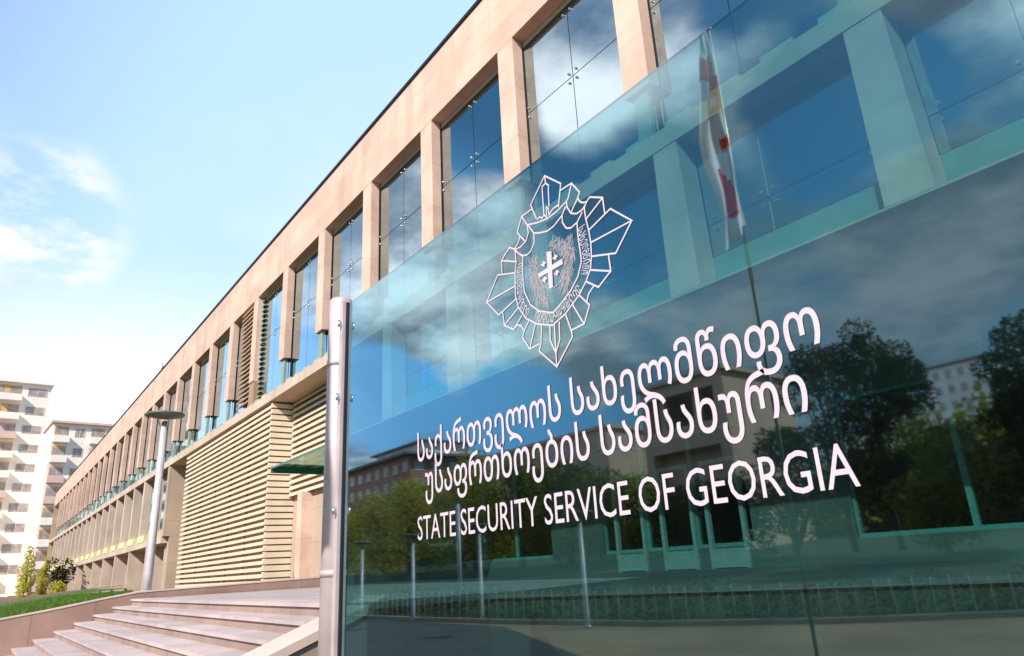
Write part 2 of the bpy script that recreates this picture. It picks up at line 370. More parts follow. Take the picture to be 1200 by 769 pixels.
for (x0,y0),(x1,y1) in zip(edge[:-1], edge[1:]):
    d = Vector((x1-x0,y1-y0,0)).normalized(); n = Vector((d.y,-d.x,0))
    mb.hexa([(x0,y0,G),(x1,y1,G),(x1-n.x*.3,y1-n.y*.3,G),(x0-n.x*.3,y0-n.y*.3,G),(x0,y0,PZ-.05),(x1,y1,PZ-.05),(x1-n.x*.3,y1-n.y*.3,PZ-.05),(x0-n.x*.3,y0-n.y*.3,PZ-.05)])
    e = n*0.05
    mc.hexa([(x0+e.x,y0+e.y,PZ-.05),(x1+e.x,y1+e.y,PZ-.05),(x1-n.x*.3,y1-n.y*.3,PZ-.05),(x0-n.x*.3,y0-n.y*.3,PZ-.05),(x0+e.x,y0+e.y,PZ+.012),(x1+e.x,y1+e.y,PZ+.012),(x1-n.x*.3,y1-n.y*.3,PZ+.012),(x0-n.x*.3,y0-n.y*.3,PZ+.012)])
build(mb, 'wall_face', M['wallshade'], pw); build(mc, 'coping', M['darkplaza'], pw)  # wall face coloured dark to stand for shade behind the sign

# ---------------------------------------------------------------- stairs
XW, XR = -21.25, -7.95
st = thing('staircase', (-14.6,3.4,G), 'wide pink granite staircase climbing to the building entrance', 'stairs')
for k in range(8):
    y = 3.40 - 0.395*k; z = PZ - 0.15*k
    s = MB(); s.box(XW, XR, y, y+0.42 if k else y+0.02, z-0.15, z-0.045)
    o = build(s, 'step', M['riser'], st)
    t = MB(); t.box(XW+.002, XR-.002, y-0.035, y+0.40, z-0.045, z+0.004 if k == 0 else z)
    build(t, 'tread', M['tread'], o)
# right cheek: sloping stone string with a pale cap
ck = MB(); x0, x1 = XR, XR+0.62
def slope(yy): return min(PZ+0.05, PZ + 0.05 - (3.55-yy)*0.38)
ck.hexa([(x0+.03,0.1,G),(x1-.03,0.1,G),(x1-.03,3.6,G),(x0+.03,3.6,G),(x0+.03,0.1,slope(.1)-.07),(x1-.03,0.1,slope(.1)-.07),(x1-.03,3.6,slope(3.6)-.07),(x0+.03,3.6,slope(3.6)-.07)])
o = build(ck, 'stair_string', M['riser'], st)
cp = MB(); cp.hexa([(x0,0.06,slope(.06)-.07),(x1,0.06,slope(.06)-.07),(x1,3.64,slope(3.64)-.07),(x0,3.64,slope(3.64)-.07),(x0,0.06,slope(.06)+.02),(x1,0.06,slope(.06)+.02),(x1,3.64,slope(3.64)+.02),(x0,3.64,slope(3.64)+.02)])
build(cp, 'string_cap', M['cap'], o)

# left wall of the stairs, carried on as a low kerb along the plaza
kw = thing('kerb_wall', (-21.4,3.5,G), 'pink stone wall rising beside the stairs and edging the lawn', 'wall')
prof = [(-2.5,-1.10),(0.69,-0.545),(1.67,-0.41),(2.74,-0.235),(3.55,-0.12),(4.4,-0.10),(9.45,0.025)]
mb = MB(); mc = MB()
for (y0,z0),(y1,z1) in zip(prof[:-1], prof[1:]):
    a, b = -21.55, -21.25
    mb.hexa([(a,y0,G),(b,y0,G),(b,y1,G),(a,y1,G),(a,y0,z0-.035),(b,y0,z0-.035),(b,y1,z1-.035),(a,y1,z1-.035)])
    a, b = -21.6, -21.235
    mc.hexa([(a,y0,z0-.035),(b,y0,z0-.035),(b,y1,z1-.035),(a,y1,z1-.035),(a,y0,z0),(b,y0,z0),(b,y1,z1),(a,y1,z1)])
build(mb, 'wall_face', M['pinkwall'], kw); build(mc, 'cap', M['cap'], kw)

# lawn on the slope left of the stairs
mb = MB(); ys = [-3,0,0.7,1.7,2.75,3.55,5,7,9.3]
def zl(x, y):
    zn = -0.665+0.15*y if y < 3.55 else -0.135+0.012*(y-3.55)
    zf = -0.845+0.118*min(y, 8.2)
    t = (-21.55-x)/38.5
    return zn*(1-t)+zf*t
for y0,y1 in zip(ys[:-1], ys[1:]):
    for i in range(10):
        xa, xb = -21.56-3.85*i, -21.56-3.85*(i+1)
        if y1 > 3.6 and -xa < 6.2*y1: continue
        mb.face([(xb,y0,zl(xb,y0)),(xa,y0,zl(xa,y0)),(xa,y1,zl(xa,y1)),(xb,y1,zl(xb,y1))], sm=True)
tag(build(mb, 'lawn', M['grass']), kind='structure')
mb = MB(); mb.face([(-64,3.5,-.62),(-21.5,3.5,-.62),(-21.5,10.6,-.62),(-64,10.6,-.62)])
tag(build(mb, 'forecourt', M['soil']), kind='structure')
mb = MB()
for y0,y1 in zip(ys[:-1], ys[1:]):
    mb.face([(-60.1,y0,zl(-60.1,y0)),(-60.1,y1,zl(-60.1,y1)),(-64,y1,zl(-60.1,y1)+.02),(-64,y0,zl(-60.1,y0)+.02)][::-1])
    mb.face([(-64,y0,zl(-60.1,y0)+.02),(-64,y1,zl(-60.1,y1)+.02),(-135,y1,-0.35),(-135,y0,-0.9)][::-1])
tag(build(mb, 'bare_verge', M['soil']), kind='structure')

# ================================================================ the long office building
D = 9.5
XE, XR0 = -142.5, 14.0
bd = thing('office_building', (-40, D, PZ), 'long sandstone building with rows of pillars and tall windows', 'building')
S = 0.4525*D
def PL(k): return -0.4245*D - S*k               # left edge of upper pillar k
PWD = 0.072*D
ZB, ZT, ZR, ZS0, ZS1 = 9.02, 13.30, 15.58, 7.42, 7.80

mb = MB(); mb.box(XE, XR0, D, D+12, ZT, ZR); build(mb, 'parapet', M['stone'], bd)
mb = MB(); mb.box(XE-.06, XR0, D-0.06, D+12.1, ZR, ZR+.10); build(mb, 'coping', M['coping'], bd)
# floor slab with its front edge
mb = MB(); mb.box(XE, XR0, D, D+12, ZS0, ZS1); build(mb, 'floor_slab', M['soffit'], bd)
mb = MB(); mb.box(XE, XR0, D-.012, D+.0, ZS0+.004, ZS1+.02); build(mb, 'slab_edge', M['fin'], bd)
# row of small blocks on the slab under the windows
bk = []
for q, mm in ((0, 'fin'), (1, 'tealpale')):
    mb = MB(); x = XR0-.4-q*S/4; mb.box(x-.62, x, D+.06, D+.30, ZS1, ZS1+.17); bk.append(build(mb, 'sill_block', M[mm], bd))
for i in range(2, 92):
    o = bk[1 if i % 3 else 0]; copy_child(o, bd, (-(i-(1 if i % 3 else 0))*S/4, 0, 0))

# upper pillars
pb = MB(); x = PL(0)
pb.hexa([(x,D+.004,ZB),(x+PWD,D+.004,ZB),(x+PWD,D+.31,ZB+.02),(x,D+.31,ZB+.02),(x,D+.004,ZT),(x+PWD,D+.004,ZT),(x+PWD,D+.31,ZT),(x,D+.31,ZT)])
p0 = build(pb, 'pillar', M['pillar'], bd)
sb = MB(); sb.box(x+.16, x+PWD-.16, D+.10, D+.215, ZS1, ZB); br0 = build(sb, 'bracket', M['bracketmetal'], p0)
sb = MB(); sb.box(x+.10, x+PWD-.22, D+.312, D+.345, ZS1+.02, ZT-.001); build(sb, 'back_mullion', M['teal'], p0)
ks = [k for k in range(-3, 31)]
for k in ks:
    if k:
        c = copy_child(p0, bd, (-S*k, 0, 0), k < 5)
        if k >= 5:
            q = br0.copy(); C.objects.link(q); q.parent = c
# upper windows, one per bay: four panes, joints, inner fins, point fittings
def dot(mbx, x, y, z, r=.034):
    mbx.tube([(x,y,z),(x,y-.05,z)], [r, r*.7], 8)
def win_upper(k, detail):
    xl, xr = PL(k+1)+PWD, PL(k); w = xr-xl; y = D+.35; z0, z1, zm = ZS1+.02, ZT-.22, 11.0; xm = xl+w*.5
    g = MB()
    for a, b in ((xl-.30, xm-.012), (xm+.012, xr+.30)):
        for c, d in ((z0, zm-.012), (zm+.012, z1-.10)): g.face([(a,y,c),(b,y,c),(b,y,d),(a,y,d)])
    o = build(g, 'window', M['pane'], bd)
    j = MB(); j.box(xm-.02, xm+.02, y+.012, y+.04, z0, z1); j.box(xl-.3, xm-.021, y+.012, y+.04, zm-.02, zm+.02); j.box(xm+.021, xr+.3, y+.012, y+.04, zm-.02, zm+.02)
    j.box(xl-.3, xr+.3, y-.015, y+.05, z1-.10, z1); j.box(xl-.02, xl+.03, y-.012, y-.004, z0, z1-.1)
    build(j, 'glazing_joint', M['joint'], o)
    f = MB(); f.box(xm+.05, xm+.08, y+.06, y+.36, z0, z1-.12); build(f, 'glass_fin', M['tealpale'], o)
    if detail:
        for cx, cz, pts in ((xm, zm, [(-.13,-.13),(.13,-.13),(-.13,.13),(.13,.13)]), (xm, z1-.02, [(-.13,-.18),(.13,-.18)]), (xr-.02, zm, [(-.04,-.14),(-.04,.14)]), (xl+.1, zm, [(.0,-.14),(.0,.14)])):
            s = MB()
            for px, pz in pts: dot(s, cx+px, y, cz+pz)
            build(s, 'spider_fitting', M['steel'], o)
for k in range(-3, 30): win_upper(k, -1 <= k <= 8)
# brown slatted screen in one bay, just left of the pillar there
mb = MB(); xa, xb = PL(8)+PWD+1.55, PL(7)-.02
z = 8.15
while z < ZT-.1:
    mb.hexa([(xa,D+.04,z),(xb,D+.04,z),(xb,D+.32,z+.13),(xa,D+.32,z+.13),(xa,D+.04,z+.09),(xb,D+.04,z+.09),(xb,D+.32,z+.20),(xa,D+.32,z+.20)]); z += .245
build(mb, 'louvre_screen', M['brownlouvre'], bd)
mb = MB(); z = 8.15
while z < ZT-.1:
    mb.hexa([(PL(7)+PWD+.002,D+.2,z),(PL(7)+PWD+.2,D+.2,z),(PL(7)+PWD+.2,D+.42,z+.13),(PL(7)+PWD+.002,D+.42,z+.13),(PL(7)+PWD+.002,D+.2,z+.05),(PL(7)+PWD+.2,D+.2,z+.05),(PL(7)+PWD+.2,D+.42,z+.18),(PL(7)+PWD+.002,D+.42,z+.18)]); z += .245
build(mb, 'louvre_screen', M['tealpale'], bd)
mb = MB(); mb.box(PL(7)-.05, PL(7)+PWD+.05, D+.05, D+.55, ZS1+.02, ZB-.01); build(mb, 'pillar_base', M['brownlouvre'], bd)

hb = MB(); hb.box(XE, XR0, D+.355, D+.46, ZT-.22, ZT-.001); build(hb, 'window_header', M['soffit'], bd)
# rooms behind the upper windows
mb = MB(); mb.face([(XE,D+7,ZS1),(XR0,D+7,ZS1),(XR0,D+7,ZT),(XE,D+7,ZT)][::-1]); 
build(mb, 'room_wall', M['room'], bd)
for k in range(-3, 14):
    mb = MB(); xx = PL(k)+1.0; mb.box(xx, xx+.12, D+3.0, D+6.98, ZS1+.01, ZT-.01); build(mb, 'partition', M['room'], bd)
for k in range(-3, 12):
    mb = MB(); xx = PL(k)-2.6; mb.box(xx, xx+1.5, D+2.2, D+2.3, ZS1+.9, ZT-1.6); build(mb, 'roller_blind', M['tealpale'], bd)

# ---------------------------------------------------------------- middle storey, right part (over the entrance terrace)
S2 = 0.4125*D; XM0 = -24.0
def ML(k): return -0.4095*D - S2*k
pb = MB(); x = ML(0); Z2, ZG = 4.45, 5.10
pb.hexa([(x,D+.006,Z2-.01),(x+.68,D+.006,Z2-.01),(x+.68,D+.5,Z2-.01),(x,D+.5,Z2-.01),(x+.02,D+.006,ZS0),(x+.60,D+.006,ZS0),(x+.60,D+.5,ZS0),(x+.02,D+.5,ZS0)])
q0 = build(pb, 'pillar', M['pillar'], bd)
for k in range(-4, 5):
    if k: copy_child(q0, bd, (-S2*k, 0, 0))
def win_mid(k):
    xl, xr = ML(k+1)+.62, ML(k); w = xr-xl; y = D+.52; z0, z1, zm = Z2+.02, ZS0-.005, 5.72; xm = xl+w*.40
    g = MB()
    for a, b in ((xl-.3, xm-.012), (xm+.012, xr+.3)):
        for c, d in ((ZG, zm-.010), (zm+.010, z1)): g.face([(a,y,c),(b,y,c),(b,y,d),(a,y,d)])
    o = build(g, 'window', M['pane'], bd)
    s = MB(); s.box(xl-.3, xr+.3, y, y+.08, z0, ZG-.01); build(s, 'sill_panel', M['teal'], o)
    j = MB(); j.box(xl-.3, xr+.3, y+.012, y+.035, zm-.016, zm+.016); build(j, 'glazing_joint', M['joint'], o)
    f = MB(); f.box(xm-.05, xm+.05, y+.05, y+.42, ZG, z1); f.box(xm+w*.28, xm+w*.28+.07, y+.05, y+.42, ZG, z1); build(f, 'glass_fin', M['tealpale'], o)
    for cx, pts in ((xm, [(-.12,-.13),(.12,-.13),(-.12,.13),(.12,.13)]), (xr-.2, [(0,-.13),(0,.13)]), (xl+.2, [(0,-.13),(0,.13)])):
        q = MB()
        for px, pz in pts: dot(q, cx+px, y, zm+pz, .038)
        build(q, 'spider_fitting', M['steel'], o)
for k in range(-4, 4): win_mid(k)
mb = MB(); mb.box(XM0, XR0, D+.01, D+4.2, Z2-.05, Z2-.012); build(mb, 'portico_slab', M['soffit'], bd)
mb = MB(); mb.face([(XM0,D+6.5,Z2),(XR0,D+6.5,Z2),(XR0,D+6.5,ZS0),(XM0,D+6.5,ZS0)][::-1]); build(mb, 'room_wall', M['room'], bd)
for k in range(-4, 5):
    mb = MB(); xx = ML(k)+1.7; mb.box(xx, xx+.15, D+2.6, D+6.49, Z2, ZS0-.01); build(mb, 'partition', M['room'], bd)
# thin light rails under the portico ceiling
for yy in (11.0, 12.3):
    mb = MB(); mb.box(XM0+.2, XR0, yy, yy+.05, Z2-.10, Z2-.052); build(mb, 'ceiling_rail', M['cap'], bd)

# ---------------------------------------------------------------- ground storey under the portico
YG = D+4.0
wall = MB(); opens = [(-22.0,-16.6),(-14.4,-9.7),(-7.4,-1.2),(0.6,6.2),(7.6,12.8)]
xx = XM0
for a, b in opens:
    wall.box(xx, a, YG, YG+.35, PZ, Z2-.062); wall.box(a, b, YG, YG+.35, 2.86, Z2-.062); wall.box(a, b, YG, YG+.35, PZ, 0.16); xx = b
wall.box(xx, XR0, YG, YG+.35, PZ, Z2-.062)
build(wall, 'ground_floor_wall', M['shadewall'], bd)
for i, (a, b) in enumerate(opens):
    g = MB(); g.face([(a,YG+.12,.16),(b,YG+.12,.16),(b,YG+.12,2.86),(a,YG+.12,2.86)])
    o = build(g, 'window', M['shopglass'], bd)
    f = MB(); n = 3
    for q in range(n+1):
        c = a+(b-a)*q/n; c0, c1 = max(a, c-.05), min(b, c+.05); f.box(c0, c1, YG+.05, YG+.20, .16, 2.86)
    f.box(a, b, YG+.048, YG+.202, .16, .24); f.box(a, b, YG+.048, YG+.202, 2.78, 2.86)
    build(f, 'window_frame', M['teal'], o)
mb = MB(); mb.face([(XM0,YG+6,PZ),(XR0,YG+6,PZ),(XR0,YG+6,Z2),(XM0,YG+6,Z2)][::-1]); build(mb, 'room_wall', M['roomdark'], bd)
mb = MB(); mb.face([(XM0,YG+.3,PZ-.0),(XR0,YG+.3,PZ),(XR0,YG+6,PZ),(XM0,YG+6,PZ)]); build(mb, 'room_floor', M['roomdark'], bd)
# glazed entrance doors with pale frames
for dx0 in (-13.9, -12.3, -10.9):
    f = MB(); f.box(dx0,dx0+.10,YG-.06,YG+.04,PZ+.0,2.1); f.box(dx0+.95,dx0+1.05,YG-.06,YG+.04,PZ,2.1); f.box(dx0+.10,dx0+.95,YG-.06,YG+.04,2.0,2.1); f.box(dx0+.10,dx0+.95,YG-.06,YG+.04,PZ+.02,PZ+.42)
    build(f, 'door_frame', M['doorwhite'], bd)

# ---------------------------------------------------------------- entrance block with cream slats
def slats_x(mb, x0, x1, y, z0, z1, pitch=.262):
    z = z0
    while z < z1-.05:
        mb.hexa([(x0,y,z),(x1,y,z),(x1,y+.16,z+.10),(x0,y+.16,z+.10),(x0,y,z+.135),(x1,y,z+.135),(x1,y+.16,z+.165),(x0,y+.16,z+.165)]); z += pitch
def slats_y(mb, x, y0, y1, z0, z1, pitch=.262):
    z = z0
    while z < z1-.05:
        mb.hexa([(x-.16,y0,z+.10),(x,y0,z),(x,y1,z),(x-.16,y1,z+.10),(x-.16,y0,z+.225),(x,y0,z+.195),(x,y1,z+.195),(x-.16,y1,z+.225)]); z += pitch
XA0, XA1, YA0, YA1 = -46.5, -30.6, D+.10, D+1.25
mb = MB(); slats_x(mb, XA0, XA1-.162, YA0, -.2, ZS0-.02); build(mb, 'louvre_front', M['louvre'], bd)
mb = MB(); slats_y(mb, XA1, YA0, YA1, -.2, ZS0-.02); build(mb, 'louvre_return', M['louvre'], bd)
mb = MB(); mb.box(XA0+.02, XA1-.20, YA0+.20, YA1, PZ, ZS0-.012); build(mb, 'louvre_core', M['soffit'], bd)
for q in range(6):
    mb = MB(); mb.box(XA0+.6+q*2.9, XA0+.85+q*2.9, YA0+.13, YA0+.195, -.2, ZS0-.02); build(mb, 'louvre_support', M['brownlouvre'], bd)
mb = MB(); slats_x(mb, XA1+.01, XM0-.02, D+1.02, 3.30, ZS0-.02); build(mb, 'louvre_front', M['louvre'], bd)
mb = MB(); mb.box(XA1+.01, XM0, D+1.25, D+3.0, PZ, ZS0-.012); build(mb, 'entrance_wall', M['plaster'], bd)
mb = MB(); mb.box(-28.9, -28.35, D+.80, D+1.248, PZ, 3.28); build(mb, 'pilaster', M['pillar'], bd)
mb = MB(); mb.box(XM0-.01, XM0+.34, D+.0, D+4.35, Z2-.05, ZS0-.012); mb.box(XM0-.01, XM0+.34, D+3.9, D+12, PZ, Z2-.062); mb.box(XM0-.01, XM0+.34, D+4.352, D+12, Z2-.05, ZS0-.012); build(mb, 'end_wall', M['shadewall'], bd)  # dark colour stands for shade on this sun-facing end

mb = MB(); mb.box(XM0+.002, XM0+.30, D+.9, D+3.898, PZ, Z2-.052); build(mb, 'end_wall', M['wallshade'], bd)  # dark sheet added over the sunlit entrance wall end, as painted shade
# ---------------------------------------------------------------- far wing: fins on two storeys, piers below
XF = -50.9
mb = MB(); mb.box(XF-.5, XF, D+.015, D+11, 2.95, ZS0-.012); build(mb, 'end_wall', M['plaster'], bd)
mb = MB(); mb.box(XF-1.2, XF, D+.4, D+11, PZ-.6, 2.94); build(mb, 'end_wall', M['plaster'], bd)
mb = MB(); mb.box(XF-.02, XA0+.02, D+2.6, D+2.9, PZ-.4, ZS0-.012); build(mb, 'recess_wall', M['plaster'], bd)
fb = MB(); x = PL(12)
fb.hexa([(x,D+.02,3.43),(x+.62,D+.02,3.43),(x+.62,D+.50,3.43),(x,D+.50,3.43),(x+.04,D+.02,ZS0-.002),(x+.56,D+.02,ZS0-.002),(x+.56,D+.50,ZS0-.002),(x+.04,D+.50,ZS0-.002)])
f0 = build(fb, 'fin', M['fin'], bd)
sb = MB(); sb.box(x+.1, x+2.6, D-.03, D+.5, 2.96, 3.42); build(sb, 'sill_panel', M['yellow'], f0)
w = MB(); w.face([(x+.3,D+.66,2.98),(x+.3+S,D+.66,2.98),(x+.3+S,D+.66,ZS0),(x+.3,D+.66,ZS0)]); w0 = build(w, 'window', M['pane'], bd)
for k in range(1, 19): copy_child(f0, bd, (-S*k, 0, 0)); copy_child(w0, bd, (-S*k, 0, 0))
mb = MB(); mb.box(XE, XF-.5, D+.0, D+8, 2.55, 2.95); build(mb, 'floor_slab', M['fin'], bd)
mb = MB(); mb.face([(XE,D+6,2.95),(XF-.5,D+6,2.95),(XF-.5,D+6,ZS0),(XE,D+6,ZS0)][::-1]); build(mb, 'room_wall', M['room'], bd)
gb = MB(); x = XF-5.5; gb.box(x, x+.35, D+.03, D+2.4, PZ-1.0, 2.545); g0 = build(gb, 'pier', M['fin'], bd)
for k in range(1, 13): copy_child(g0, bd, (-S*1.6*k, 0, 0))
mb = MB(); mb.box(XE, XF-1.2, D+2.41, D+2.7, PZ-1.0, 2.545); build(mb, 'ground_floor_wall', M['fin'], bd)
mb = MB(); mb.box(XE, XE+.4, D+.01, D+12, PZ-1, ZS0-.01); mb.box(XE, XE+.4, D+.01, D+12, ZS1+.01, ZT-.01); build(mb, 'end_wall', M['plaster'], bd)
# small roof aerial and red extinguisher by the door
mb = MB(); mb.tube([(-60,D+.4,ZR+.1),(-60,D+.4,ZR+1.3)], [.03,.02], 6); mb.tube([(-60.5,D+.4,ZR+.9),(-59.5,D+.4,ZR+.9)], [.02,.02], 6); build(mb, 'roof_aerial', M['coping'], bd)
ex = MB(); ex.tube_z((-29.2,D+1.0,PZ+.5), [(.0,-.45),(.11,-.45),(.12,.0),(.10,.08),(.04,.14),(.0,.15)], 12)
exo = build(ex, 'fire_extinguisher', M['red'], None, (-29.2,D+1.0,PZ+.05)); tag(exo, 'small red fire extinguisher at the foot of the entrance pilaster', 'extinguisher')

# glass canopy over the entrance
cnp = thing('glass_canopy', (-21,8.6,3.5), 'green glass canopy jutting out over the entrance', 'canopy')
zc = 3.52
mb = MB(); mb.face([(-23.95,7.65,zc),(-17.5,7.65,zc),(-17.5,10.4,zc),(-23.95,10.4,zc)]); build(mb, 'glass_sheet', M['canopyglass'], cnp)
mb = MB(); mb.box(-24.0,-23.95,7.6,10.5,zc-.16,zc+.06); mb.box(-23.95,-17.5,7.6,7.65,zc-.03,zc+.03); build(mb, 'glass_rim', M['canopyedge'], cnp)
for xx in (-22.3,-20.2,-18.2):
    mb = MB(); mb.tube([(xx,7.9,zc+.03),(xx,10.5,zc+.12)], [.04,.05], 8); build(mb, 'support_arm', M['teal'], cnp)

EMBLEM_LINES = [[(-2410,1622),(-2446,1713),(-2323,1816),(-2209,1715),(-2239,1606)],[(-2323,1816),(-2319,1775)],[(-2349,1612),(-2348,1746),(-2346,1767),(-2319,1772),(-2297,1749),(-2302,1733),(-2306,1640)],[(-2402,1612),(-2384,1616),(-2364,1601),(-2349,1612),(-2330,1591),(-2328,1645),(-2313,1629),(-2312,1595),(-2280,1613),(-2263,1614),(-2238,1614)],[(-2479,1616),(-2404,1594),(-2327,1581),(-2250,1587),(-2186,1604)],[(-2435,1550),(-2384,1531),(-2334,1518),(-2282,1522),(-2221,1548),(-2189,1580)],[(-2479,1616),(-2435,1550)],[(-2440,1685),(-2524,1683),(-2569,1614),(-2548,1583),(-2505,1534)],[(-2524,1683),(-2484,1618),(-2479,1572),(-2500,1538),(-2549,1522),(-2596,1527)],[(-2435,1550),(-2439,1500),(-2471,1466),(-2499,1459),(-2531,1466),(-2570,1496),(-2600,1531),(-2637,1555),(-2694,1531)],[(-2548,1583),(-2565,1553),(-2600,1531)],[(-2215,1681),(-2134,1679),(-2086,1608),(-2102,1587),(-2093,1566),(-2076,1549),(-2047,1538)],[(-2134,1679),(-2166,1615),(-2179,1607),(-2179,1575),(-2156,1532),(-2119,1512),(-2080,1514),(-2056,1528)],[(-2102,1585),(-2151,1539)],[(-2190,1580),(-2218,1549),(-2219,1511),(-2195,1472),(-2165,1460),(-2121,1468),(-2082,1501)],[(-2047,1538),(-2023,1552),(-1944,1511),(-1941,1436)],[(-1944,1511),(-2057,1459)],[(-2047,1538),(-2065,1516),(-2061,1460),(-2050,1398),(-2044,1335),(-2048,1272),(-2049,1266),(-2063,1213),(-2098,1168),(-2149,1122),(-2251,1066),(-2333,1044),(-2344,1040),(-2457,1082),(-2539,1136),(-2596,1213),(-2614,1278),(-2607,1402),(-2592,1458),(-2596,1521)],[(-2050,1398),(-1905,1438),(-1791,1330),(-2044,1335)],[(-1791,1330),(-1901,1226),(-2049,1270)],[(-2121,1468),(-2122,1396),(-2115,1300),(-2115,1271),(-2145,1212),(-2201,1162),(-2276,1123),(-2326,1104),(-2338,1100),(-2434,1139),(-2498,1192),(-2540,1276),(-2545,1367),(-2535,1466),(-2596,1521)],[(-1944,1235),(-1941,1159),(-2064,1211)],[(-1941,1159),(-2023,1115),(-2095,1167)],[(-2049,1132),(-2088,1107),(-2103,1078)],[(-2149,1122),(-2088,1055),(-2133,982),(-2223,978)],[(-2194,1088),(-2133,982)],[(-2248,1059),(-2219,976),(-2215,947),(-2336,840),(-2455,946),(-2439,977),(-2424,1066)],[(-2451,980),(-2525,976),(-2576,1050),(-2559,1079),(-2520,1115)],[(-2470,1086),(-2525,976)],[(-2559,1079),(-2583,1112),(-2614,1124),(-2644,1111),(-2662,1118)],[(-2365,1047),(-2369,973),(-2336,905),(-2302,959),(-2297,1040)],[(-2333,1038),(-2336,905),(-2336,840)],[(-2642,1559),(-2715,1512),(-2597,1460)],[(-2715,1512),(-2717,1434),(-2756,1446),(-2868,1331),(-2764,1226),(-2615,1261)],[(-2717,1434),(-2607,1402)],[(-2868,1331),(-2613,1332)],[(-2729,1227),(-2720,1155),(-2596,1210)],[(-2720,1155),(-2643,1111),(-2574,1159)]]
EMBLEM_THIN = [[(-2418,1296),(-2388,1251),(-2341,1220),(-2292,1219),(-2245,1244),(-2229,1276)]]
EMBLEM_FILLS = [[(-2349,1412),(-2312,1403),(-2320,1221),(-2349,1224)],[(-2423,1327),(-2242,1335),(-2237,1307),(-2417,1304)],[(-2293,1376),(-2280,1373),(-2281,1346),(-2294,1349)],[(-2307,1366),(-2271,1366),(-2269,1356),(-2305,1356)],[(-2381,1376),(-2368,1373),(-2369,1346),(-2383,1349)],[(-2396,1366),(-2359,1366),(-2356,1356),(-2394,1356)],[(-2381,1295),(-2368,1293),(-2369,1266),(-2383,1268)],[(-2396,1285),(-2359,1286),(-2356,1276),(-2394,1275)],[(-2290,1295),(-2277,1292),(-2278,1266),(-2291,1269)],[(-2304,1285),(-2268,1286),(-2266,1276),(-2302,1275)]]
RING_PATHS = [[(-2095,1440),(-2090,1371),(-2080,1285),(-2082,1258),(-2106,1203)],[(-2139,1161),(-2173,1136),(-2279,1097),(-2333,1077),(-2405,1094),(-2470,1128)],[(-2520,1153),(-2564,1208),(-2577,1271),(-2576,1349),(-2567,1442)]]
EAGLE_AREAS = [[(-2492,1437),(-2415,1442),(-2425,1351),(-2389,1245),(-2364,1158),(-2446,1186),(-2496,1307)],[(-2241,1428),(-2151,1441),(-2154,1324),(-2192,1235),(-2231,1173),(-2278,1239),(-2220,1329)],[(-2331,1461),(-2249,1450),(-2199,1405),(-2207,1336),(-2305,1392)]]

# ================================================================ glass sign
YS = 2.0
sg = thing('glass_sign', (-2.2, YS, G), 'big teal glass sign with white emblem and Georgian and English lettering', 'sign')
XL, XRR, ZTOP, ZBOT = -4.70, 0.9, 1.935, G+.10
mb = MB()
mb.face([(XL,YS,ZBOT),(XRR,YS,ZBOT),(XRR,YS,ZTOP),(XL,YS,ZTOP)], 0)
y2 = YS+.014
mb.face([(XL,y2,ZBOT),(XL,y2,ZTOP),(XRR,y2,ZTOP),(XRR,y2,ZBOT)], 1)
mb.face([(XL,YS,ZTOP),(XRR,YS,ZTOP),(XRR,y2,ZTOP),(XL,y2,ZTOP)], 2)
mb.face([(XL,YS,ZBOT),(XL,YS,ZTOP),(XL,y2,ZTOP),(XL,y2,ZBOT)], 2)
mb.face([(XRR,YS,ZBOT),(XRR,y2,ZBOT),(XRR,y2,ZTOP),(XRR,YS,ZTOP)], 2)
gp = build(mb, 'glass_panel', [M['signglass'], M['glassback'], M['glassedge']], sg)
mb = MB(); mb.box(XL, XRR, YS-.06, YS+.08, G, ZBOT-.004); build(mb, 'base_channel', M['metal'], sg)
def sign_post(px):
    mb = MB(); mb.tube([(px,YS+.005,G),(px,YS+.005,2.005),(px,YS+.005,2.02)], [.088,.088,.076], 32); o = build(mb, 'post', M['metal'], sg)
    for z in (1.50, 0.015):
        r = MB(); r.tube([(px,YS+.005,z-.022),(px,YS+.005,z+.022)], [.093,.093], 32); build(r, 'ring', M['metal'], o)
    return o
po = sign_post(-4.85)
mb = MB(); mb.box(-4.775, -4.715, YS-.035, YS+.045, G, 1.965); build(mb, 'glass_rail', M['metal'], po)
mb = MB(); mb.box(-4.714, -4.702, YS-.012, YS+.028, G, 1.95); build(mb, 'rail_gasket', M['coping'], po)
for z in (1.78, 1.22, 0.42, -.6):
    r = MB(); r.tube([(-4.735,YS-.055,z-.025),(-4.735,YS-.055,z+.025)], [.012,.012], 8); r.box(-4.745,-4.725,YS-.05,YS-.035,z-.015,z+.015); build(r, 'bolt', M['steel'], po)
sign_post(1.06)

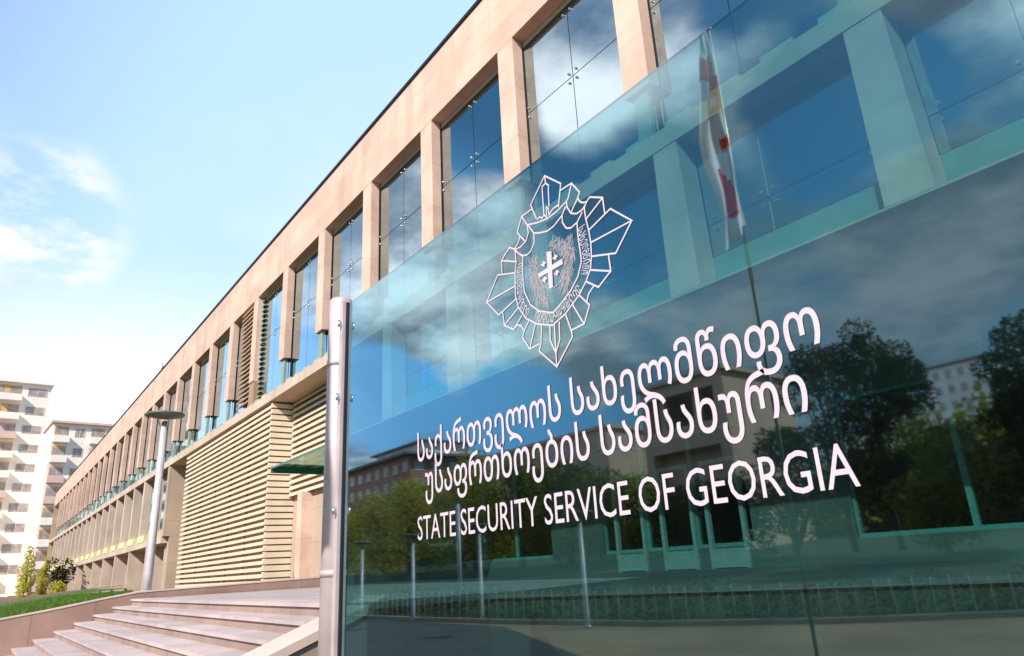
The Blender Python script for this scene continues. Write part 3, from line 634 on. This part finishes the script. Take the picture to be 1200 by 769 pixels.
def text_mesh(body, bold=0.0, res=3):
    """glyph faces, plus a rim of width bold round every outline so that the strokes get heavier"""
    cu = bpy.data.curves.new('lettering', 'FONT'); cu.body = body; cu.resolution_u = res
    o = bpy.data.objects.new('lettering_tmp', cu); C.objects.link(o)
    bpy.context.view_layer.update()
    me = bpy.data.meshes.new_from_object(o.evaluated_get(bpy.context.evaluated_depsgraph_get()))
    vs = [v.co.copy() for v in me.vertices]; fs = [tuple(p.vertices) for p in me.polygons]
    bpy.data.objects.remove(o); bpy.data.meshes.remove(me); bpy.data.curves.remove(cu)
    if bold > 0:
        use = {}
        for f in fs:
            for a, b in zip(f, f[1:]+f[:1]): use.setdefault((min(a,b),max(a,b)), []).append((a,b))
        nrm = {}; rim = []
        for e, l in use.items():
            if len(l) != 1: continue
            a, b = l[0]; d = vs[b]-vs[a]
            if d.length < 1e-7: continue
            n = Vector((d.y, -d.x, 0)).normalized(); rim.append((a,b))
            for q in (a, b): nrm.setdefault(q, []).append(n)
        # neighbours at the same place share a normal
        off = {}
        for q, l in nrm.items():
            t = sum(l, Vector((0,0,0)))
            t = t.normalized() if t.length > 1e-4 else l[0]
            off[q] = t*(bold/max(.6, t.dot(l[0])))
        for a, b in rim:
            k = len(vs); lift = Vector((0,0,.02))
            vs += [vs[a]+lift, vs[b]+lift, vs[b]+off[b]+lift, vs[a]+off[a]+lift]; fs.append((k+3,k+2,k+1,k))
    return vs, fs
def bbox(vs):
    return min(v.x for v in vs), max(v.x for v in vs), min(v.y for v in vs), max(v.y for v in vs)
YT = YS-.0025
def row(body, ref, x0, x1, zb, zt, bold, name):
    """set a line so that its ends lie at x0, x1 and the reference letter stands between zb and zt"""
    vs, fs = text_mesh(body, bold); rv, _ = text_mesh(ref, bold)
    a, b, _, _ = bbox(vs); _, _, c, d = bbox(rv)
    sx = (x1-x0)/(b-a); sz = (zt-zb)/(d-c)
    mb = MB(); mb.v = [(x0+(v.x-a)*sx, YT-v.z*.02, zb+(v.y-c)*sz) for v in vs]; mb.f = fs; mb.mi = [0]*len(fs); mb.sm = [False]*len(fs)
    return build(mb, name, M['vinyl'], sg)
row('საქართველოს სახელმწიფო', 'ო', -3.640, -1.083, 0.598, 0.722, 0.009, 'lettering')
row('უსაფრთხოების სამსახური', 'ი', -3.552, -1.166, 0.402, 0.524, 0.009, 'lettering')
row('STATE SECURITY SERVICE OF GEORGIA', 'I', -3.645, -1.058, 0.163, 0.290, 0.0, 'lettering')

# emblem: star of crystal outlines, shield with cross, eagle linework and ring lettering
RB = [0]
def ribbon(mb, pts, w):
    RB[0] += 1; yr = YT-(RB[0] % 60)*.00002
    P = [Vector((p[0]/1000, p[1]/1000)) for p in pts]
    n = len(P)
    def off(i):
        d0 = (P[i]-P[i-1]).normalized() if i else None
        d1 = (P[i+1]-P[i]).normalized() if i < n-1 else None
        d0 = d0 or d1; d1 = d1 or d0
        t = d0+d1
        t = t.normalized() if t.length > 1e-4 else d1
        nn = Vector((-t.y, t.x)); k = 1/max(.45, nn.dot(Vector((-d1.y, d1.x))))
        return nn*(w*.5*k)
    ex0 = (P[0]-P[1]).normalized()*w*.4; ex1 = (P[-1]-P[-2]).normalized()*w*.4
    for i in range(n-1):
        a = P[i]+(ex0 if i == 0 else Vector((0,0))); b = P[i+1]+(ex1 if i == n-2 else Vector((0,0)))
        o0, o1 = off(i), off(i+1)
        mb.face([(q.x, yr-(i % 2)*.00001, q.y) for q in (a-o0, b-o1, b+o1, a+o0)])
em = MB()
for i, l in enumerate(EMBLEM_LINES): ribbon(em, l, .0082)
eo = build(em, 'emblem', M['vinyl'], sg)
mb = MB()
for q in EMBLEM_FILLS: mb.face([(p[0]/1000, YT-.0022-.0001*len(mb.f), p[1]/1000) for p in q])
build(mb, 'cross', M['vinyl'], eo)
mb = MB()
for l in EMBLEM_THIN: ribbon(mb, l, .005)
rnd = random.Random(5)
def inside(p, poly):
    r = False; j = len(poly)-1
    for i in range(len(poly)):
        if (poly[i][1] > p[1]) != (poly[j][1] > p[1]) and p[0] < (poly[j][0]-poly[i][0])*(p[1]-poly[i][1])/(poly[j][1]-poly[i][1])+poly[i][0]: r = not r
        j = i
    return r
for ai, area in enumerate(EAGLE_AREAS):
    xs = [p[0] for p in area]; zs = [p[1] for p in area]; cnt = 0; tgt = (230, 230, 130)[ai]
    for _ in range(4000):
        if cnt >= tgt: break
        x, z = rnd.uniform(min(xs), max(xs)), rnd.uniform(min(zs), max(zs))
        if not inside((x, z), area): continue
        cnt += 1; a = (rnd.gauss(-1.25, .35) if ai == 0 else rnd.gauss(-1.9, .35) if ai == 1 else rnd.uniform(0, 6.28)); L_ = rnd.uniform(25, 55) if ai < 2 else rnd.uniform(14, 30); c = rnd.uniform(-.5, .5)
        pts = []
        for t in range(4): pts.append((x, z)); x += math.cos(a)*L_/3; z += math.sin(a)*L_/3; a += c
        ribbon(mb, pts, .0018)
build(mb, 'eagle', M['frosted'], eo)
for path, word in zip(RING_PATHS, ('სახელმწიფო', 'უსაფრთხოების', 'საქართველოს')):
    mb = MB()
    P = [Vector((p[0]/1000, p[1]/1000)) for p in path]
    seg = [(P[i+1]-P[i]).length for i in range(len(P)-1)]; tot = sum(seg)
    for i, ch in enumerate(word):
        s = tot*(i+.5)/len(word); j = 0
        while j < len(seg)-1 and s > seg[j]: s -= seg[j]; j += 1
        c = P[j]+(P[j+1]-P[j])*(s/seg[j]); d = (P[j+1]-P[j]).normalized(); n = Vector((-d.y, d.x))
        vs, fs = text_mesh(ch, .0); a, b, e, f = bbox(vs); h = .048/(f-e); w_ = min(h*1.1, tot/len(word)*.78/(b-a))
        base = len(mb.v)
        for v in vs:
            q = c+d*((v.x-(a+b)/2)*w_)+n*((v.y-(e+f)/2)*h); mb.v.append((q.x, YT, q.y))
        for g in fs: mb.f.append(tuple(base+t for t in g)); mb.mi.append(0); mb.sm.append(False)
    build(mb, 'ring_lettering', M['vinyl'], eo)

# ================================================================ trees
def leaves(mb, rnd, centres, n, size):
    tot = sum(c[3]**2 for c in centres)
    for (cx, cy, cz, r, sq) in centres:
        for _ in range(int(n*r*r/tot)):
            while True:
                v = Vector((rnd.uniform(-1,1), rnd.uniform(-1,1), rnd.uniform(-1,1)))
                if .05 < v.length < 1: break
            v = v.normalized()*(v.length**.45)*(1+rnd.gauss(0,.08))
            p = Vector((cx+v.x*r, cy+v.y*r, cz+v.z*r*sq))
            a = Vector((rnd.gauss(0,1), rnd.gauss(0,1), rnd.gauss(0,.7))).normalized(); b = a.cross(Vector((rnd.gauss(0,1), rnd.gauss(0,1), rnd.gauss(0,1)))).normalized()
            s = size*rnd.uniform(.6,1.35)
            mb.face([p-a*s*.5, p+b*s*.32, p+a*s*.5, p-b*s*.32])
def tree(name, loc, h, w, leaf, label, group=None, seed=1, kind='round', n=2600, size=.34, trunk=.28, cat='tree'):
    rnd = random.Random(seed); x, y, z = loc
    t = thing(name, loc, label, cat, group)
    th = h*trunk; centres = []
    if kind == 'column':
        k = 9
        for i in range(k):
            f = i/(k-1); r = w*.5*(.55+.45*math.sin(math.pi*min(1,.15+f*.8)))*(1-.45*f)
            centres.append((x+rnd.gauss(0,w*.09), y+rnd.gauss(0,w*.09), z+th+(h-th)*(.06+.88*f), r, 1.35))
    else:
        k = 15
        for i in range(k):
            f = rnd.random(); ang = rnd.uniform(0,6.28); rr = w*.36*math.sqrt(rnd.random())*(1.0-.45*f)
            r = w*rnd.uniform(.15,.27)
            cz = z+th+(h-th)*(.12+.74*f)
            centres.append((x+rr*math.cos(ang), y+rr*math.sin(ang), min(cz, z+h-r*.8), r, .8))
        centres.append((x+rnd.gauss(0,w*.05), y, z+h-w*.17, w*.18, .85))
    tb = MB(); top = z+h*.78
    tb.tube([(x,y,z-.3),(x+w*.01,y,z+th*.6),(x-w*.01,y,z+th*1.3),(x,y,top)], [w*.045,w*.036,w*.026,w*.006], 9)
    build(tb, 'trunk', M['bark'], t)
    lb = MB()
    for c in centres[:9]:
        q = Vector(c[:3]); z0 = z+th*.9+rnd.random()*th*.5; mid = Vector((x,y,z0)).lerp(q,.5)+Vector((0,0,w*.04))
        lb.tube([(x,y,z0), tuple(mid), tuple(q)], [w*.018,w*.012,w*.004], 6)
    build(lb, 'limb', M['bark'], t)
    mb = MB(); leaves(mb, rnd, centres, n, size)
    build(mb, 'crown', LEAF[leaf], t)
    return t
def shrub(name, loc, h, w, leaf, label, group=None, seed=1, n=900, size=.2, cat='shrub'):
    rnd = random.Random(seed); x, y, z = loc; t = thing(name, loc, label, cat, group)
    cs = [(x+rnd.gauss(0,w*.2), y+rnd.gauss(0,w*.2), z+h*rnd.uniform(.25,.72), w*rnd.uniform(.2,.34), .85*h/w) for _ in range(9)]
    mb = MB(); leaves(mb, rnd, cs, n, size); build(mb, 'foliage', LEAF[leaf], t)
    sb = MB()
    for c in cs[:5]: sb.tube([(x,y,z-.2),(c[0],c[1],c[2])], [.05,.015], 5)
    build(sb, 'stem', M['bark'], t); return t

# by the far end of the building
tree('poplar_tree', (-90,4.5,-.95), 5.4, 1.7, 'yellow', 'yellow green poplar at the far left, leftmost of the pair', 'young poplars at the far left', 11, 'column', 3600, .16, .05)
tree('poplar_tree', (-92,6.1,-.95), 4.5, 1.3, 'yellow', 'shorter yellow green poplar beside the dark bush', 'young poplars at the far left', 12, 'column', 2200, .16, .05)
shrub('bush', (-90,7.4,-.7), 4.4, 2.3, 'dark', 'dark green bush at the far end of the long building', seed=13, n=1500, size=.22, cat='bush')
shrub('bush', (-86,6.9,-.6), 1.7, 1.6, 'yellow', 'small sunlit bush in front of the dark bush', seed=14, n=500, size=.2, cat='bush')

# trees across the street, behind the camera: seen mirrored in the sign
row_trees = [
 (-79,-30,8.6,9.5,'olive','olive tree mirrored at the left edge of the sign below the brick block'),
 (-71,-31,10.0,10,'olive','broad olive tree mirrored beside the brick block'),
 (-63.5,-30,10.5,10.5,'olive','olive tree mirrored above the word STATE'),
 (-55.5,-31,10.7,10,'green','green tree mirrored between STATE and SECURITY'),
 (-50.5,-29,11.3,9,'olive','tallest olive tree of the mirrored row, over the word SECURITY'),
 (-45.5,-30,10.4,8.5,'green','green tree mirrored behind the letters of SECURITY'),
 (-41.0,-31,8.9,8,'green','rounded green tree mirrored between SECURITY and SERVICE'),
 (-36.5,-30,7.6,7.5,'olive','low olive tree mirrored behind the word SERVICE'),
 (-32.5,-29,6.6,7,'green','low green tree mirrored to the left of the beige house'),
 (-28.3,-29.5,5.6,6,'dark','dark tree mirrored below the front of the beige house'),
 (-24.6,-28,5.4,5.6,'dark','dark tree mirrored below the corner of the beige house'),
 (-21.0,-28.5,7.6,5.6,'dark','dark tree mirrored to the right of the beige house'),
 (-18.9,-30,12.0,5.0,'dark','tall dark tree mirrored above the word GEORGIA'),
 (-16.7,-30,12.4,4.6,'dark','tallest dark tree mirrored right of the lettering'),
 (-14.7,-29,10.6,4.4,'dark','dark tree mirrored beside the white block'),
 (-13.0,-26,6.4,4.2,'green','low tree mirrored under the white block'),
 (-10.6,-30,9.8,4.2,'dark','dark tree mirrored near the right edge of the sign'),
 (-9.2,-29,10.4,4.4,'dark','dark tree mirrored at the right edge of the sign'),
 (-6.6,-28,10.6,5.0,'dark',None),
]
for i, (x,y,h,w,lf,lab) in enumerate(row_trees):
    if lab is None: continue
    tree('street_tree', (x,y,G), h, w, lf, lab, 'trees across the street mirrored in the sign', 40+i, 'round', 7000, .26 if x < -30 else .19, .2)
# wooded slope behind the tree row: one mass of foliage
rnd = random.Random(77); mb = MB()
def crest(x): return (5.6 if x < -95 else 9.2 if x < -48 else 6.5 if x < -30 else 13.0)+1.3*math.sin(x*.31)+1.1*math.sin(x*.83+1)
for _ in range(42000):
    x = rnd.uniform(-165, 12); d = rnd.random(); y = -47-16*d+2*math.sin(x*.4); z = G+2+(crest(x)-G-2)*(d**.7)*rnd.uniform(.55,1.03)+rnd.gauss(0,.35)
    p = Vector((x,y,z)); a = Vector((rnd.gauss(0,1),rnd.gauss(0,1),rnd.gauss(0,1))).normalized(); b = a.orthogonal().normalized(); s = rnd.uniform(.35,.9)
    mb.face([p-a*s*.5, p+b*s*.38, p+a*s*.5, p-b*s*.38])
tag(build(mb, 'wooded_slope', LEAF['green']), 'wooded slope mirrored behind the street trees', 'woods', kind='stuff')
mb = MB()
for i in range(60):
    xa, xb = -170+3.1*i, -170+3.1*(i+1)
    mb.face([(xa,-46,G),(xb,-46,G),(xb,-64,crest(xb)-1.6),(xa,-64,crest(xa)-1.6)][::-1], sm=True); mb.face([(xa,-64,crest(xa)-1.6),(xb,-64,crest(xb)-1.6),(xb,-90,3),(xa,-90,3)][::-1], sm=True)
tag(build(mb, 'hill', M['green']), kind='structure')
# hedge behind the fence
rnd = random.Random(3); mb = MB()
for (x0,y0),(x1,y1) in zip(FL[2:-3], FL[3:-2]):
    L_ = math.hypot(x1-x0, y1-y0); n = int(L_*420)
    for _ in range(n):
        t = rnd.random(); d = rnd.uniform(.5,1.9); p = Vector((x0+(x1-x0)*t, y0+(y1-y0)*t-d, G+rnd.uniform(0,1.0)*(.8+.25*math.sin(x0*3+t*9))))
        a = Vector((rnd.gauss(0,1),rnd.gauss(0,1),rnd.gauss(0,1))).normalized(); b = a.orthogonal().normalized(); s = rnd.uniform(.06,.13)
        mb.face([p-a*s*.5, p+b*s*.35, p+a*s*.5, p-b*s*.35])
tag(build(mb, 'hedge', LEAF['dark']), 'dark clipped hedge mirrored behind the picket fence', 'hedge')

# ================================================================ lamps
def disc_lamp(loc, h, r, disc, label, group=None, name='street_lamp'):
    x, y, z = loc; t = thing(name, loc, label, 'lamp', group)
    mb = MB(); mb.tube([(x,y,z),(x,y,z+h*.10),(x,y,z+h*.93)], [r,r,r*.80], 20); build(mb, 'post', M['lampmetal'], t)
    mb = MB(); mb.tube([(x,y,z),(x,y,z+.05)], [r*1.6,r*1.5], 20); build(mb, 'base_plate', M['lampmetal'], t)
    mb = MB()
    for k in range(3):
        a = k*2.094+.4; c, s = math.cos(a), math.sin(a)
        mb.tube([(x+r*.6*c,y+r*.6*s,z+h*.90),(x+disc*.30*c,y+disc*.30*s,z+h*.945),(x+disc*.42*c,y+disc*.42*s,z+h*.985)], [r*.16]*3, 8)
    build(mb, 'bracket', M['lampmetal'], t)
    mb = MB(); mb.tube_z((x,y,z), [(0,h*.978),(disc*.30,h*.972),(disc*.96,h*.985),(disc,h*.992),(disc*.97,h*.998),(disc*.5,h*1.004),(0,h*1.006)], 32); build(mb, 'disc_shade', M['lamptop'], t)
    mb = MB(); mb.tube_z((x,y,z), [(0,h*.925),(r*.78,h*.925),(r*.78,h*.95),(0,h*.955)], 16); build(mb, 'lamp_head', M['lamptop'], t)
    return t
disc_lamp((-21.4,3.75,-.16), 4.72, .105, .50, 'tall grey disc topped lamp standing on the wall beside the stairs')
GL = 'small lamps along the fence mirrored in the sign'
disc_lamp((-26.2,-7.95,G), 2.66, .055, .36, 'lamp mirrored at the far left of the sign, leftmost of the fence lamps', GL)
disc_lamp((-21.7,-7.7,G), 2.66, .055, .36, 'lamp mirrored just below the S of STATE', GL)
disc_lamp((-18.6,-8.3,G), 2.75, .055, .36, 'lamp mirrored below the C of SECURITY', GL)
disc_lamp((-13.85,-8.2,G), 2.72, .055, .36, 'lamp mirrored below the V of SERVICE', GL)
disc_lamp((-94,-48.5,G), 5.3, .12, .75, 'distant lamp mirrored close behind the second fence lamp')
t = thing('pole', (-27.5,-13.1,G), 'white bare pole mirrored between STATE and SECURITY', 'pole')
mb = MB(); mb.tube([(-27.5,-13.1,G),(-27.5,-13.1,2.75)], [.09,.075], 14); build(mb, 'shaft', M['lampmetal'], t)
mb = MB(); mb.tube([(-27.5,-13.1,G),(-27.5,-13.1,G+.05)], [.17,.16], 14); build(mb, 'base_plate', M['lampmetal'], t)

# ================================================================ picket fence across the pavement
fc = thing('picket_fence', (-17,-8.3,G), 'thin rusty picket fence mirrored along the bottom of the sign', 'fence')
pk = []
for (x0,y0),(x1,y1) in zip(FL[2:-3], FL[3:-2]):
    L_ = math.hypot(x1-x0, y1-y0); n = max(1, round(L_/.36))
    for i in range(n): pk.append((x0+(x1-x0)*i/n, y0+(y1-y0)*i/n))
rnd = random.Random(8)
pk = pk[:98]
mb = MB(); x, y = pk[0]; mb.tube([(x,y,G),(x,y,-.66)], [.016,.014], 6); k0 = build(mb, 'picket', M['fence'], fc, (x,y,G))
for (px, py) in pk[1:]:
    c = copy_child(k0, fc, (px-x, py-y, 0)); c.scale = (1,1,rnd.uniform(.93,1.04)); c.rotation_euler = (rnd.gauss(0,.015), rnd.gauss(0,.03), 0)
mb = MB()
pts = [p for p in FL[2:-2]]
mb.tube([(a,b,-.80) for a,b in pts], [.014]*len(pts), 6); build(mb, 'rail', M['fence'], fc)
mb = MB()
for (x0,y0),(x1,y1) in zip(pts[:-1], pts[1:]):
    d = Vector((x1-x0,y1-y0,0)).normalized(); n = Vector((-d.y,d.x,0))*.1
    mb.hexa([(x0-n.x,y0-n.y,G),(x1-n.x,y1-n.y,G),(x1+n.x,y1+n.y,G),(x0+n.x,y0+n.y,G),(x0-n.x,y0-n.y,G+.10),(x1-n.x,y1-n.y,G+.10),(x1+n.x,y1+n.y,G+.10),(x0+n.x,y0+n.y,G+.10)])
build(mb, 'kerb', M['riser'], fc)

# ================================================================ flag and pole (mirrored)
fx, fy, K = -3.223, -1.0, 5/14.0
t = thing('flagpole', (fx,fy,G), 'tall thin flagpole mirrored right of the emblem', 'flagpole')
mb = MB(); mb.tube([(fx,fy,6.05*K),(fx,fy,13.5*K)], [.018,.013], 12); build(mb, 'upper_shaft', M['polemetal'], t)
mb = MB(); mb.tube([(fx,fy,G),(fx,fy,6.05*K)], [.014,.013], 14); build(mb, 'lower_shaft', M['polegreen'], t)
mb = MB(); mb.tube_z((fx,fy,13.5*K), [(0,-.01),(.02,.0),(.028,.018),(.02,.036),(0,.042)], 12); build(mb, 'finial', M['polemetal'], t)
def flag_mat(i, j, nu, nv):
    u, v = i/nu, j/nv                            # u across the hanging folds, v from the top down
    if .12 < v < .23 and u < .75: return 1
    if .23 < v < .30 and u > .30: return 1
    if .30 < v < .42 and (u > .18) and not (.55 < u < .75 and .33 < v < .38): return 1
    if .545 < v < .60 and u > .62: return 1
    if .66 < v < .86 and .30 < u < .30+.55*(v-.60)/.26: return 1
    if .86 < v < .90 and .42 < u < .85: return 1
    return 0
mb = MB(); nu, nv = 14, 64
def fpt(i, j):
    u, v = i/nu, j/nv; wd = (.16+.50*math.sin(min(1, v*1.25)*math.pi*.5))*(1-.10*math.sin(v*9))+.12*max(0, v-.75)
    zz = 13.32-5.9*v-.35*(1-u)*v*v+.06*math.sin(u*9)
    sway = -.02-.10*math.sin(v*5+.6)*v
    return (fx+K*(.22*v+.04-wd*1.2*(1-u)+sway*(1-u)), fy+K*(.17+.11*math.sin(u*11+v*4)*min(1,v*4)+.05*math.sin(v*13+u*3)), zz*K)
for i in range(nu):
    for j in range(nv):
        mb.face([fpt(i,j+1), fpt(i+1,j+1), fpt(i+1,j), fpt(i,j)], flag_mat(i,j,nu,nv), True)
fl = build(mb, 'flag', [M['flagwhite'], M['flagred']], None, (fx,fy,7.4*K)); tag(fl, 'limp white flag with red crosses mirrored in the sign', 'flag')
# ================================================================ buildings across the street (mirrored) 
def block(name, x0, x1, y0, y1, z1, wallm, label, roofm, over, floors, cols, side='y', z0=G, winw=.5, winh=.5):
    b = thing(name, ((x0+x1)/2,(y0+y1)/2,z0), label, 'building')
    mb = MB(); mb.box(x0,x1,y0,y1,z0,z1); build(mb, 'wall', wallm, b)
    mb = MB(); mb.box(x0-over,x1+over,y0-over,y1+over,z1,z1+.45); build(mb, 'roof', roofm, b)
    fh = 3.1; nf = floors
    for f in range(nf):
        zc = z1-1.7-f*fh
        for (a0, a1, fixed, ax) in ((x0,x1,y1,'y'),(y0,y1,x1,'x')):
            n = cols[0] if ax == 'y' else cols[1]
            for q in range(n):
                c = a0+(a1-a0)*(q+.5)/n; hw = (a1-a0)/n*winw*.5; h = fh*winh*.5
                m1 = MB(); m2 = MB()
                if ax == 'y': m1.box(c-hw,c+hw,fixed-.02,fixed+.03,zc-h,zc+h); m2.box(c-hw-.12,c+hw+.12,fixed-.01,fixed+.08,zc-h-.12,zc-h-.002)
                else: m1.box(fixed-.02,fixed+.03,c-hw,c+hw,zc-h,zc+h); m2.box(fixed-.01,fixed+.08,c-hw-.12,c+hw+.12,zc-h-.12,zc-h-.002)
                o = build(m1, 'window', M['farglass'], b); build(m2, 'sill', M['winframe'], o)
    return b
bb = block('brick_block', -150,-112,-74,-56,19.6, M['brick'], 'red brick block mirrored at the left edge of the sign', M['roofgrey'], 1.6, 2, (10,5))
mb = MB(); mb.box(-134,-114,-70,-60,20.05,22.6); build(mb, 'penthouse', M['whitewall'], bb)
mb = MB(); mb.box(-135,-113,-71,-59,22.6,22.9); build(mb, 'penthouse_roof', M['roofgrey'], bb)
lb = block('long_building', -96,-66,-72,-60,16.4, M['beigehouse'], 'long beige building mirrored above the trees over SECURITY', M['beigehouse'], .4, 1, (12,4))
bh = thing('beige_house', (-33,-42,G), 'warm beige house with a deep loggia mirrored between the words', 'building')
hx0,hx1,hy0,hy1,hz = -37.2,-29.4,-44,-36,12.2
mb = MB(); mb.box(hx0,hx1,hy0,hy0+.4,G,hz); mb.box(hx0,hx0+.7,hy0+.4,hy1,G,hz); mb.box(hx1-.9,hx1,hy0+.4,hy1,G,hz)
mb.box(hx0+.7,hx1-.9,hy0+.4,hy1,hz-.9,hz-.002); mb.box(hx0+.7,hx1-.9,hy0+.4,hy1-1.2,G,7.9); mb.box(hx0+.7,hx1-.9,hy1-.25,hy1-.02,7.2,8.9)
build(mb, 'wall', M['beigehouse'], bh)
mb = MB(); mb.box(hx0-.3,hx1+.3,hy0-.3,hy1+.3,hz,hz+.3); build(mb, 'roof', M['beigehouse'], bh)
for q in range(2):
    c = hx0+1.6+q*3.2; m1 = MB(); m1.box(c-.2,c+.35,hy1-1.0,hy1-.5,8.0,hz-.91); build(m1, 'loggia_column', M['beigehouse'], bh)
mb = MB(); mb.box(hx0+1.2,hx1-1.4,hy0+.41,hy0+.47,8.6,hz-1.4); build(mb, 'window', M['farglass'], bh)
block('white_block', -64,-50,-162,-148,33.5, M['whitewall'], 'distant white apartment block mirrored at the right of the sign', M['roofgrey'], .5, 7, (6,5))

# ================================================================ apartment blocks at the far left
def apartments(name, x, y0, y1, z1, label, cols, seed, roofcol):
    rnd = random.Random(seed); b = thing(name, (x-7,(y0+y1)/2,G), label, 'apartment block', 'pale apartment blocks at the far left')
    mb = MB(); mb.box(x-14,x,y0,y1,G,z1); build(mb, 'wall', M['whitewall'], b)
    mb = MB(); mb.box(x-14.4,x+.9,y0-.4,y1+.4,z1,z1+.5); build(mb, 'roof', roofcol, b)
    w = (y1-y0)/cols; fh = 4.5; f = 0; z = z1-4.2
    protos = {}
    while z > 0:
        for c in range(cols):
            ya, yb = y0+w*c+.25, y0+w*(c+1)-.25
            bal = (c % 2 == 0) if cols > 1 else True
            if bal:
                key = rnd.choice(['orange','orange','orange','orange','pinkpanel'])
                if (c, key) not in protos:
                    m1 = MB(); m1.box(x,x+1.6,ya,yb,z-.25,z); m1.box(x+1.5,x+1.6,ya,yb,z,z+1.3); m1.box(x,x+1.498,ya,ya+.08,z,z+1.3); m1.box(x,x+1.498,yb-.08,yb,z,z+1.3)
                    o = build(m1, 'balcony', M['whitewall' if key == 'orange' else key], b)
                    m2 = MB(); m2.box(x-.02,x+.03,ya+.2,yb-.2,z+.02,z+3.6); build(m2, 'back_panel', M[key if key == 'orange' else 'pinkpanel'], o)
                    m3 = MB(); q = (yb-ya-.4)/4
                    for i in range(4):
                        if rnd.random() < .8: m3.box(x+.03,x+.07,ya+.26+q*i,ya+.14+q*(i+1),z+1.3,z+3.2)
                    build(m3, 'window', M['farglass'], o)
                    protos[(c,key)] = (o, z)
                else:
                    o, zz = protos[(c,key)]; copy_child(o, b, (0,0,z-zz))
            else:
                if (c,'w') not in protos:
                    m3 = MB(); m3.box(x-.02,x+.05,ya+.6,yb-.6,z+1.3,z+3.2); o = build(m3, 'window', M['farglass'], b)
                    m2 = MB(); mid = (ya+yb)/2
                    for q in (ya+.55, mid-.05, yb-.65): m2.box(x-.01,x+.09,q,q+.1,z+1.25,z+3.25)
                    build(m2, 'frame', M['winframe'], o); protos[(c,'w')] = (o, z)
                else:
                    o, zz = protos[(c,'w')]; copy_child(o, b, (0,0,z-zz))
        z -= fh; f += 1
    return b
ap1 = apartments('apartment_block', -200, -24.0, 8.8, 47.5, 'taller pale apartment block with orange balconies at the left edge', 6, 21, M['whitewall'])
ap2 = apartments('apartment_block', -188, 9.4, 27.5, 36.0, 'lower pale apartment block right beside the end of the long building', 5, 22, M['pinkpanel'])
ap1.rotation_euler.z = ap2.rotation_euler.z = rad(3)
ap1.location = (-207, -7.6, G); ap2.location = (-195, 18.6, G)

# grass blades on the visible part of the lawn
rnd = random.Random(19); mb = MB()
for _ in range(9000):
    x = -21.62-rnd.random()**1.6*22; y = rnd.uniform(-.6, 4.2)
    if y > 3.5 and -x < 6.3*y: continue
    z = zl(x, y); h = rnd.uniform(.03,.085); a = rnd.uniform(0,6.28); c, s = math.cos(a)*.012, math.sin(a)*.012; lx, ly = rnd.gauss(0,.025), rnd.gauss(0,.025)
    mb.face([(x-c,y-s,z-.01),(x+c,y+s,z-.01),(x+lx,y+ly,z+h)])
tag(build(mb, 'grass', LEAF['lawn']), 'short green grass on the slope beside the stairs', 'grass', kind='stuff')
